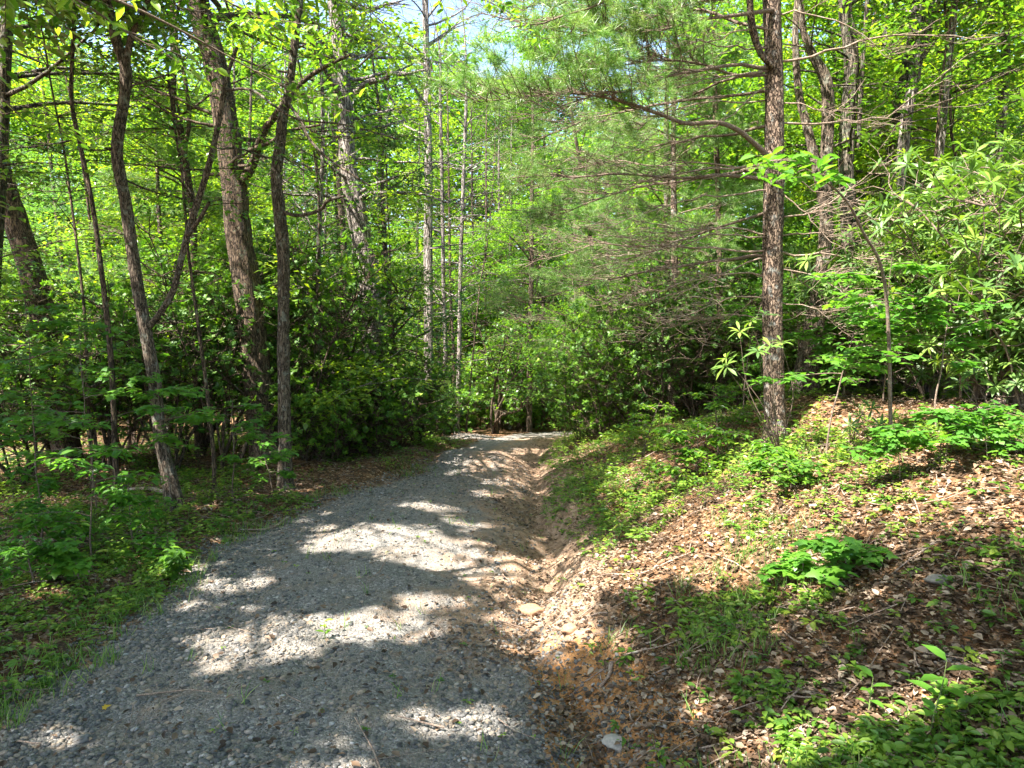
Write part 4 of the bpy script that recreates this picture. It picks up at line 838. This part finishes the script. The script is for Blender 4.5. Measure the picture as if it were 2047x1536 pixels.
def sapling(label, b, h, nb, bl, ls, tmpl, mat, name='maple_sapling', lean=(0, 0), r=.012, z0=.3, group=None, cat='sapling', az=None, per=9, bark='twig', jit=.02):
    b = np.asarray(b, float); t = thing(name, b, label, cat, group); A = Acc(); L_ = Acc()
    P = grow((b - [0, 0, .05])[None], np.array([[lean[0], lean[1], 1.]]), [h], 16, .045, .02); tubes(A, P, np.linspace(r, r * .3, 16)[None], 6)
    q = z0 + (1 - z0) * (np.arange(nb) + rng.random(nb)) / nb; a = rng.random(nb) * 6.28 if az is None else az[0] + (rng.random(nb) - .5) * az[1]
    i = np.clip((q * 15).astype(int), 0, 15); S = P[0, i]; ln = bl * (.6 + .6 * rng.random(nb)) * (1.15 - .5 * q)
    B = grow(S, np.stack([np.cos(a), np.sin(a), .15 + .25 * rng.random(nb)], 1), ln, 8, .09, -.035); tubes(A, B, np.linspace(.006, .002, 8)[None] * np.ones((nb, 1)) * (r / .012) ** .5, 4)
    # side twigs, all in the plane of the spray
    j = np.repeat(np.arange(nb), 5); q2 = rng.integers(2, 8, len(j)); T = unit(B[j, np.minimum(q2 + 1, 7)] - B[j, q2 - 1])
    sgn = np.where(rng.random(len(j)) < .5, 1, -1); B2 = grow(B[j, q2], side(T, sgn * (.5 + .5 * rng.random(len(j))), up=-.02 - .1 * rng.random(len(j))), ln[j] * .45 * (.5 + .7 * rng.random(len(j))), 5, .08, -.03)
    tubes(A, B2, np.linspace(.003, .0015, 5)[None].repeat(len(j), 0), 3)
    A.build('stem', M[bark], t, b, smooth=True)
    C = np.concatenate([B2[:, 1:].reshape(-1, 3), B[:, 3:].reshape(-1, 3), P[0, -3:]]); m = max(1, per // 4)
    Cc = np.repeat(C, m, 0); n = len(Cc); aa = rng.random(n) * 6.28; tl = .28
    ax = np.stack([np.cos(aa), np.sin(aa), -.22 + .2 * rng.normal(size=n)], 1); nr = np.stack([tl * rng.normal(size=n), tl * rng.normal(size=n), np.ones(n)], 1)
    Cc = Cc + ax * .02 + jit * rng.normal(size=Cc.shape)
    if h > 4:
        kk = ~gapmask(Cc); Cc, ax, nr = Cc[kk], ax[kk], nr[kk]; n = len(Cc)
    leaves(L_, Cc, ax, nr, ls * (.55 + .6 * rng.random(n)), tmpl, np.clip(.3 * rng.random() + .7 * rng.random(n), 0, 1))
    L_.build('foliage', M[mat], t, b); return t
SP = [  # label, px, D, height, branches, branch length, leaf size, template, mat, kwargs
    ('maple sapling with broad flat leaf layers at the far left edge', 60, 8.6, 3.0, 16, 1.2, .11, T_MAPLE, 'maple', {}),
    ('maple sapling with flat leaf layers between the left edge and the crooked brown oak', 175, 9.3, 2.9, 14, 1.1, .11, T_MAPLE, 'maple', {}),
    ('low maple sapling spreading its leaves in front of the crooked brown oak', 330, 8.9, 2.0, 9, .9, .11, T_MAPLE, 'maple', dict(z0=.55)),
    ('small maple sapling between the crooked brown oak and the slender roadside trunk', 455, 10.0, 1.6, 9, .7, .10, T_MAPLE, 'maple', dict(z0=.45)),
    ('knee-high maple sapling at the foot of the slender roadside trunk', 540, 10.6, .9, 7, .5, .09, T_MAPLE, 'maple', {}),
    ('bush of pointed light green leaves before the dark stems at far left', 165, 7.3, 1.35, 8, .55, .12, T_LEAF, 'maple', dict(z0=.2, jit=.03)),
    ('slender stem with pointed leaves left of the pointed-leaf bush', 60, 7.4, .95, 9, .45, .11, T_LEAF, 'maple', dict(z0=.2)),
    ('leafy stem with pointed leaves just left of the crooked brown oak base', 250, 7.6, .9, 9, .45, .11, T_LEAF, 'maple', dict(z0=.2)),
    ('bright upright sprout at the left road edge beside the gravel', 345, 6.9, .36, 6, .16, .10, T_LEAF, 'canopy', dict(z0=.4, r=.005)),
    ('low leafy seedling among the ground cover at the lower left', 45, 6.4, .5, 8, .3, .09, T_LEAF, 'maple', {}),
    ('seedling with toothed leaves in the middle of the left ground cover', 135, 6.6, .5, 8, .28, .09, T_MAPLE, 'maple', {}),
    ('tall sassafras sapling with lobed leaves right of the pine', 1790, 7.0, 2.0, 6, .6, .15, T_SASS, 'maple', dict(z0=.6, name='sassafras_sapling', lean=(-.1, 0))),
    ('sassafras sapling with lobed leaves spread in front of the split old trunk', 1660, 7.4, 1.8, 6, .8, .15, T_SASS, 'maple', dict(z0=.55, name='sassafras_sapling')),
    ('sassafras sapling with a flat lobed tuft before the glossy rhododendrons', 1880, 7.0, 1.45, 6, .55, .14, T_SASS, 'maple', dict(z0=.55, name='sassafras_sapling')),
    ('low sassafras with large lobed leaves on the litter at right', 1900, 5.9, .55, 4, .30, .13, T_SASS, 'maple', dict(z0=.5, name='sassafras_sapling', r=.006)),
    ('bright narrow sapling with sunlit leaves on the bank left of the pine', 1352, 8.6, .95, 10, .34, .10, T_LEAF, 'canopy', dict(z0=.25, r=.006)),
    ('leafy laurel-like sapling bright in the sun at the left foot of the pine', 1440, 9.2, 1.0, 12, .5, .09, T_LEAF, 'canopy', dict(z0=.3)),
    ('sunlit spreading seedling between the bright narrow sapling and the pine', 1400, 8.8, .75, 9, .4, .10, T_LEAF, 'canopy', dict(z0=.3)),
    ('bushy young tree with layered leaves filling the bank just left of the pine', 1490, 10.2, 1.9, 14, .8, .10, T_LEAF, 'maple', dict(z0=.15, per=13)),
    ('leafy sapling behind the pine trunk on its right', 1600, 10.6, 2.2, 14, .8, .11, T_LEAF, 'maple', dict(z0=.2)),
    ('leafy sapling at the foot of the stout mottled trunk', 1690, 9.6, 1.6, 12, .7, .11, T_MAPLE, 'maple', dict(z0=.2)),
    ('broad sapling shading the top of the bank below the leaning pair', 1770, 9.2, 1.7, 13, .8, .11, T_LEAF, 'maple', dict(z0=.2)),
    ('bright low sapling on the bank halfway between the ditch and the pine', 1290, 10.5, .9, 10, .5, .09, T_LEAF, 'canopy', dict(z0=.2)),
    ('large soft-leaved seedling low on the bank in the shade at right', 1715, 4.9, .34, 6, .34, .10, T_MAPLE, 'maple', dict(z0=.5, r=.005)),
    ('second soft-leaved seedling left of the larger one on the shaded bank', 1620, 5.1, .26, 6, .26, .085, T_MAPLE, 'maple', dict(z0=.5, r=.005)),
    ('pale seedling glowing in the bright sun patch on the bank', 1590, 6.7, .36, 7, .26, .09, T_SASS, 'canopy', dict(z0=.4, r=.005)),
    ('seedling standing at the upper edge of the bright sun patch', 1545, 7.2, .4, 7, .3, .10, T_LEAF, 'canopy', dict(z0=.4, r=.005)),
    ('leafy seedling with thin stem near the top right corner of the litter slope', 1985, 5.6, .5, 8, .3, .10, T_SASS, 'maple', dict(z0=.5, r=.005)),
    ('dark-stemmed seedling in front of the young rhododendron on the right slope', 1810, 6.0, .55, 8, .3, .10, T_SASS, 'maple', dict(z0=.5, r=.005)),
]
for lab, px, D, h, nb, bl, ls, tm, mt, kw in SP:
    b = at(px, 671, D); sapling(lab, gp(b[0], b[1]), h, nb, bl, ls, tm, mt, **kw)
# the arching sprig of bright leaves crossing the pine trunk
b = at(1790, 671, 6.9); b = gp(b[0], b[1]); t = thing('young_tree', b, 'thin arching young tree whose bright leaf spray crosses the pine trunk high up', 'sapling')
Q = smoothline(np.array([b - [0, 0, .05], at(1775, 640, 6.8), at(1760, 530, 6.6), at(1728, 470, 6.4), at(1690, 400, 6.2), at(1630, 350, 6.1), at(1560, 320, 6.0), at(1480, 340, 5.9)]), 50)
A = Acc(); tubes(A, Q, np.linspace(.02, .003, 50), 7); S = Q[rng.integers(33, 50, 22)]; a = rng.random(22) * 6.28
B = grow(S, np.stack([np.cos(a), np.sin(a), .1 + 0 * a], 1), .15 + .3 * rng.random(22), 6, .1, -.03); tubes(A, B, np.linspace(.003, .0015, 6)[None].repeat(22, 0), 4); A.build('stem', M['twig'], t, b, smooth=True)
C = np.repeat(np.concatenate([B[:, 5], B[:, 3]]), 2, 0); n = len(C); L_ = Acc(); aa = rng.random(n) * 6.28
leaves(L_, C + .03 * rng.normal(size=C.shape), np.stack([np.cos(aa), np.sin(aa), -.3 + 0 * aa], 1), np.stack([.3 * rng.normal(size=n), .3 * rng.normal(size=n), np.ones(n)], 1), .10 + .07 * rng.random(n), T_LEAF, rng.random(n)); L_.build('foliage', M['maple'], t, b)

# ------------------------------------------------------------------ individual small things
def sprout(label, px, py, h, n, ls, mat='canopy', name='seedling', tmpl=T_LEAF, D=None):
    b = hit(px, py); t = thing(name, b, label, 'plant'); A = Acc(); P = grow((b - [0, 0, .01])[None], np.array([[.05, 0, 1.]]), [h], 10, .04); tubes(A, P, np.linspace(.005, .002, 10)[None], 5); A.build('stem', M['stem_green'], t, b, smooth=True)
    i = np.linspace(3, 9, n).astype(int); a = np.arange(n) * 2.4 + rng.random() * 6; L_ = Acc()
    leaves(L_, P[0, i], np.stack([np.cos(a), np.sin(a), .1 + .3 * rng.random(n)], 1), np.stack([0 * a, 0 * a, 1 + 0 * a], 1), ls * (.7 + .5 * rng.random(n)), tmpl, .5 + .5 * rng.random(n)); L_.build('foliage', M[mat], t, b)
sprout('lone green sprout growing in the middle of the gravel road', 650, 1282, .16, 6, .07)
sprout('tall single-stemmed weed with drooping pointed leaves at the lower right', 1858, 1478, .42, 9, .13, 'maple', 'weed')
sprout('small upright weed with a few pointed leaves left of the tall weed', 1735, 1440, .22, 6, .10, 'maple', 'weed')
def stick(label, pts, r, up=.03):
    P = np.array([hit(a, b) + [0, 0, up] for a, b in pts]); Q = smoothline(P, 16); t = Acc(); tubes(t, Q, np.linspace(r, r * .6, 16), 7, .5, .15)
    c = Q[0].copy(); o = t.build('fallen_stick', M['twig_dead'], None, c, smooth=True); o.location = c; tag(o, label, 'stick')
stick('curved dead stick lying in the washed-out gully at the lower middle', [(1222, 1335), (1218, 1360), (1200, 1385)], .018)
stick('pale dead stick lying on the shaded bank at the lower right edge', [(2040, 1322), (1985, 1318), (1950, 1330)], .010)
stick('long bent stick lying on the leaf litter at the left road edge', [(575, 1040), (540, 1062), (480, 1066)], .016)
stick('thick pale log end lying on the litter near the right edge', [(2000, 812), (1975, 822), (1955, 832)], .06, .05)
stick('dead branch lying in the shade left of the crooked brown oak base', [(345, 1000), (300, 985), (240, 995), (200, 1040)], .04, .06)
def rock(label, px, py, s, tone):
    b = hit(px, py); bm = bmesh.new(); bmesh.ops.create_icosphere(bm, subdivisions=3, radius=1)
    V = np.array([v.co[:] for v in bm.verts]); Fc = np.array([[v.index for v in f.verts] for f in bm.faces]); bm.free()
    V = V * (1 + .45 * fbm(V[:, 0] * 1.6 + px, V[:, 1] * 1.6 + V[:, 2] * 2.1, 3, 4))[:, None]; V = V * np.array(s); V[:, 2] += s[2] * .35
    A = Acc(); A.add(V, Fc, tone); o = A.build('rock', M['stone'], smooth=False); o.location = b; tag(o, label, 'rock')
rock('mossy brown clod of earth in the ditch right of the road', 1060, 1228, (.13, .09, .07), .99)
rock('orange clay lump just right of the mossy clod', 1140, 1262, (.08, .06, .05), .99)
rock('flat pale stone half buried in the litter beside the ditch at the lower middle', 1232, 1490, (.09, .07, .03), .9)
rock('grey stone sitting on the left of the gravel near the lower left corner', 165, 1485, (.05, .035, .03), .4)
rock('small grey stone at the edge of the sunlit gravel', 350, 1286, (.035, .03, .022), .5)
rock('flat grey stone on the shaded litter at right', 1880, 1165, (.10, .07, .03), .62)
A = Acc(); b = hit(205, 1421); leaves(A, (b + [0, 0, .015])[None], np.array([[.8, .5, .1]]), np.array([[.1, -.2, 1.]]), .055, T_MAPLE, [.8])
o = A.build('fallen_leaf', M['yellow'], None, b); o.location = b; tag(o, 'single yellow leaf lying on the gravel at the lower left', 'leaf')
A = Acc(); b = hit(1255, 1348); leaves(A, (b + [0, 0, .02])[None], np.array([[.8, -.5, .1]]), np.array([[.1, -.2, 1.]]), .04, T_LEAF, [.5])
o = A.build('fallen_leaf', M['yellow'], None, b); o.location = b; tag(o, 'single yellow leaf lying beside the curved stick in the gully', 'leaf')

# ------------------------------------------------------------------ background forest
def bg_tree(label, x, y, h, r, z0, n, L, m, size, group, bark, lean=.03, mat='canopy'):
    b = gp(x, y); P = grow((b - [0, 0, .1])[None], np.array([[lean * rng.normal(), lean * rng.normal(), 1.]]), [h], 9, .035, .02)[0]
    A, PP, RR = make_trunk(P, np.linspace(r, r * .25, 9), None, 8, 1.25, m=26); t = thing('background_tree', b, label, 'tree', group)
    A.build('trunk', M[bark], t, b, smooth=True)
    B, L_ = crown_parts(PP, RR, b[2] + z0, b[2] + h, n, L, m, size, mat, nsub=5, cr=.52)
    B.build('branches', M[bark], t, b, smooth=True)
    if L_.n: L_.build('crown', M[mat], t, b)
spots = []
def ok_spot(x, y, md):
    l_, d_ = road_lr(y)
    if l_ - 1.2 < x < d_ + .8: return False
    if y < 27 and -1.5 < x < 3 : return False
    return all((x - a) ** 2 + (y - b) ** 2 > md ** 2 for a, b in spots)
tries = 0
while len(spots) < 80 and tries < 6000:
    tries += 1; y = random.uniform(14, 50); px = random.uniform(-150, 2200); x = (px - CX) / F * y
    if ok_spot(x, y, 1.7 + y * .02): spots.append((x, y))
bins = {'left': [], 'mid': [], 'right': []}
for x, y in spots:
    px = CX + x / y * F
    bins['left' if px < 560 else 'mid' if px < 1200 else 'right'].append((px, x, y))
desc = {'left': 'in the left wood', 'mid': 'behind the road bend', 'right': 'behind the right bank'}
W2 = WORD + ['thirtieth'] + ['thirty-' + k for k in ['first', 'second', 'third', 'fourth', 'fifth', 'sixth', 'seventh', 'eighth', 'ninth']] + ['fortieth'] + ['forty-' + k for k in ['first', 'second', 'third', 'fourth', 'fifth', 'sixth', 'seventh', 'eighth', 'ninth']]
for bn, lst in bins.items():
    for i, (px, x, y) in enumerate(sorted(lst)):
        bk = random.choice(['bark_dark', 'bark_oak', 'bark_pale', 'bark_brown']); thick = random.uniform(.05, .13)
        lab = f'{"pale" if bk == "bark_pale" else "dark"} {"slim" if thick < .09 else "stouter"} leafy background tree {desc[bn]}, {W2[i]} from the left there'
        bg_tree(lab, x, y, min(19, (6 + .42 * y) * random.uniform(.75, 1.1)), thick, random.uniform(.8, 3.0), 36, random.uniform(2.4, 3.4), 24, random.choice([.095, .12, .15]) * (1 if y < 25 else 1.3), 'background trees in full leaf', bk, mat=random.choice(['canopy', 'canopy', 'canopy_deep', 'canopy_warm']))
# understory layered saplings filling the middle height
us = []
for px, D, h in [(60, 16, 5), (200, 19, 6), (300, 14, 4.5), (420, 20, 6), (530, 18, 5.5), (640, 21, 6), (720, 22, 6), (790, 20, 5), (820, 24, 6.5), (880, 29, 6), (930, 34, 7), (1010, 36, 6), (1120, 31, 6), (1180, 27, 6), (1260, 24, 6.5), (1330, 20, 5.5), (1400, 23, 6.5), (1500, 18, 5), (1580, 20, 6), (1680, 17, 5), (1760, 19, 6), (1830, 16, 5), (1900, 18, 6), (1990, 16, 5.5), (2060, 19, 6), (-20, 12, 4.5), (850, 33, 6), (900, 38, 8), (960, 31, 6), (990, 42, 9), (1040, 41, 8), (1060, 33, 5), (1090, 38, 8), (1130, 24, 5), (760, 27, 6), (680, 26, 6), (590, 24, 6), (1220, 31, 7), (1290, 28, 7)]:
    us.append((px, D, h))
for i, (px, D, h) in enumerate(sorted(us)):
    b = at(px, 671, D); sapling(f'understory tree with flat layered leaf sprays deep in the wood, {W2[i]} from the left', gp(b[0], b[1]), h, 30, 2.0, .14, T_DIA, 'canopy', name='understory_tree', r=.03, z0=.12, group='layered understory trees', cat='small tree', per=13, bark='bark_dark', jit=.09)

for lab, px, D, h, z0 in [('slim leafy tree spreading flat sprays across the top left corner', -60, 9, 8.5, .45), ('slim leafy tree whose sprays cross the crooked brown oak', 170, 11.5, 9.5, .5), ('slim leafy tree whose sprays fill the gap before the massive oak', 420, 11, 9.5, .52), ('slim leafy tree whose sprays hang behind the slender roadside trunk', 640, 14, 11, .5), ('slim leafy tree with sprays left of the tall pale poplar', 790, 19, 12, .45),
    ('slim leafy tree with high sprays right of the tall pale poplar', 930, 25, 14, .4), ('slim leafy tree with sprays before the leaning pair on the right', 1700, 16, 9, .55), ('slim leafy tree with sprays above the rhododendrons', 1960, 11, 9, .5), ('slim leafy tree with sprays at the upper right corner', 2090, 9.5, 8.5, .5), ('slim leafy tree showing its sprays between the pine and the split old trunk', 1600, 15, 10, .45)]:
    b = at(px, 671, D); sapling(lab, gp(b[0], b[1]), h, 34, 2.1 + D * .02, .115 + D * .001, T_LEAF, 'canopy', name='slim_tree', r=.035, z0=z0, cat='small tree', per=9, bark='bark_dark', jit=.05)

# far wood that reads as one mass
acc = Acc(); n = 52000
a = rng.uniform(-1.05, 1.05, n) ; d_ = rng.uniform(50, 70, n); x = np.sin(a) * d_; y = np.cos(a) * d_; z = zg(x, y, False) + rng.random(n) * 30 * (.8 + .3 * vn(a * 14, a * 0, 3))
C = np.stack([x, y, z], 1)
cluster_leaves(acc, C, 6, 1.0, .6, T_DIA, flat=.5, tilt=.6)
nt_ = 150; a = rng.uniform(-1, 1, nt_); d_ = rng.uniform(48, 66, nt_); x = np.sin(a) * d_; y = np.cos(a) * d_
tubes(acc, grow(np.stack([x, y, zg(x, y, False) - .2], 1), np.tile([0, 0, 1.], (nt_, 1)), np.full(nt_, 16.), 6, .03), np.linspace(.16, .05, 6)[None].repeat(nt_, 0), 6, 0)
tag(acc.build('far_wood', M['canopy']), kind='stuff')

# ------------------------------------------------------------------ unseen trees added toward the sun to cast shade and dapples
def shade_tree(label, x, y, h, z0, n, L, m=15, size=.17, r=.16, az=None, bark='bark_oak', keep=None, up=(.1, .6), tmpl=T_DIA, cr=.45, nsub=6, cat='tree'):
    b = gp(x, y); P = grow((b - [0, 0, .1])[None], np.array([[0, 0, 1.]]), [h], 9, .03, .02)[0]
    A, PP, RR = make_trunk(P, np.linspace(r, r * .3, 9), None, 12, 1.3, m=30); t = thing('unseen_shade_tree', b, label, cat, 'unseen trees added to shade the road')
    A.build('trunk', M[bark], t, b, smooth=True)
    B, L_ = crown_parts(PP, RR, b[2] + z0, b[2] + h, n, L, m, size, 'canopy', nsub=nsub, cr=cr, az=az, keep=keep, up=up, tmpl=tmpl)
    B.build('branches', M[bark], t, b, smooth=True)
    if L_.n: L_.build('crown', M['canopy'], t, b)
def offcam(C):
    """keep the lens clear and stay above the frame near the camera"""
    px, py = proj(C); d = np.linalg.norm(C - CAM, axis=1)
    return (d > 3.2) & ~((px > -60) & (px < 2110) & (py > -30) & (py < 1600) & (d < 9))
i = 0
for x, y, h in [(-5.5, 1.5, 13), (-8, 5.5, 14), (-6.2, -2.5, 13), (-10.5, 1, 15), (-9.5, -4, 14), (-3.2, -5.5, 13), (1.5, -6.5, 12), (-12.5, 7, 15), (-5.6, 7.0, 12), (4.6, -3.5, 12), (-13, -8, 15), (-8.5, 11, 14), (6.5, 1.0, 11), (-2.2, -1.8, 11.5), (7.5, 4.5, 12)]:
    shade_tree('unseen tall broadleaf tree added outside the picture to shade the road', x, y, h, 6.0, 42, 4.3, 26, .17, keep=offcam); i += 1
# near tree at the upper left whose leafy boughs hang into the picture
b = gp(-4.6, 4.2); P = grow((b - [0, 0, .1])[None], np.array([[0, 0, 1.]]), [11], 9, .03, .02)[0]
A, PP, RR = make_trunk(P, np.linspace(.11, .03, 9), None, 12, 1.3, m=30)
t = thing('hanging_bough_tree', b, 'near tree outside the left edge with large fresh leaves hanging into the top left', 'tree'); A.build('trunk', M['bark_brown'], t, b, smooth=True)
A = Acc(); L_ = Acc()
for sx, sy, ex, ey, sD, eD in [(-400, -300, 330, 110, 4.3, 5.0), (-200, -500, 560, 60, 4.4, 5.4), (-300, -500, 600, 190, 4.3, 5.8), (-100, -700, 760, 30, 4.4, 6.0), (-400, -200, 140, 60, 4.3, 5.2), (-100, -600, 480, -40, 4.4, 5.0), (-100, -700, 860, -30, 4.4, 6.2), (0, -800, 1010, 20, 4.4, 6.4), (-400, -100, 60, 250, 4.3, 5.6)]:
    e = at(ex, ey, eD); s0 = np.array([np.interp(e[2] + .3, PP[:, 2], PP[:, j]) for j in range(3)])
    Q = smoothline(np.array([s0, s0 + (e - s0) * .5 + [0, 0, .35], e]), 18); tubes(A, Q, np.linspace(.02, .004, 18), 6)
    nb = 11; i = rng.integers(8, 18, nb); T = np.tile(unit((e - s0)[None]), (nb, 1)); B = grow(Q[i], side(T, rng.normal(size=nb) * .8, up=-.15 - .2 * rng.random(nb)), .25 + .45 * rng.random(nb), 7, .1, -.04)
    tubes(A, B, np.linspace(.004, .0015, 7)[None].repeat(nb, 0), 4); C = np.repeat(B[:, 2:].reshape(-1, 3), 2, 0); C = C[proj(C)[1] < 290]; n = len(C); aa = rng.random(n) * 6.28
    leaves(L_, C + .02 * rng.normal(size=C.shape), np.stack([np.cos(aa), np.sin(aa), -.55 + .3 * rng.normal(size=n)], 1), np.stack([.5 * rng.normal(size=n), .5 * rng.normal(size=n), np.ones(n)], 1), .06 + .06 * rng.random(n), T_LEAF, .25 + .75 * rng.random(n))
A.build('branches', M['twig'], t, b, smooth=True); L_.build('foliage', M['canopy'], t, b)
print('OBJ', len(bpy.data.objects), 'VERTS', sum(len(m.vertices) for m in bpy.data.meshes))
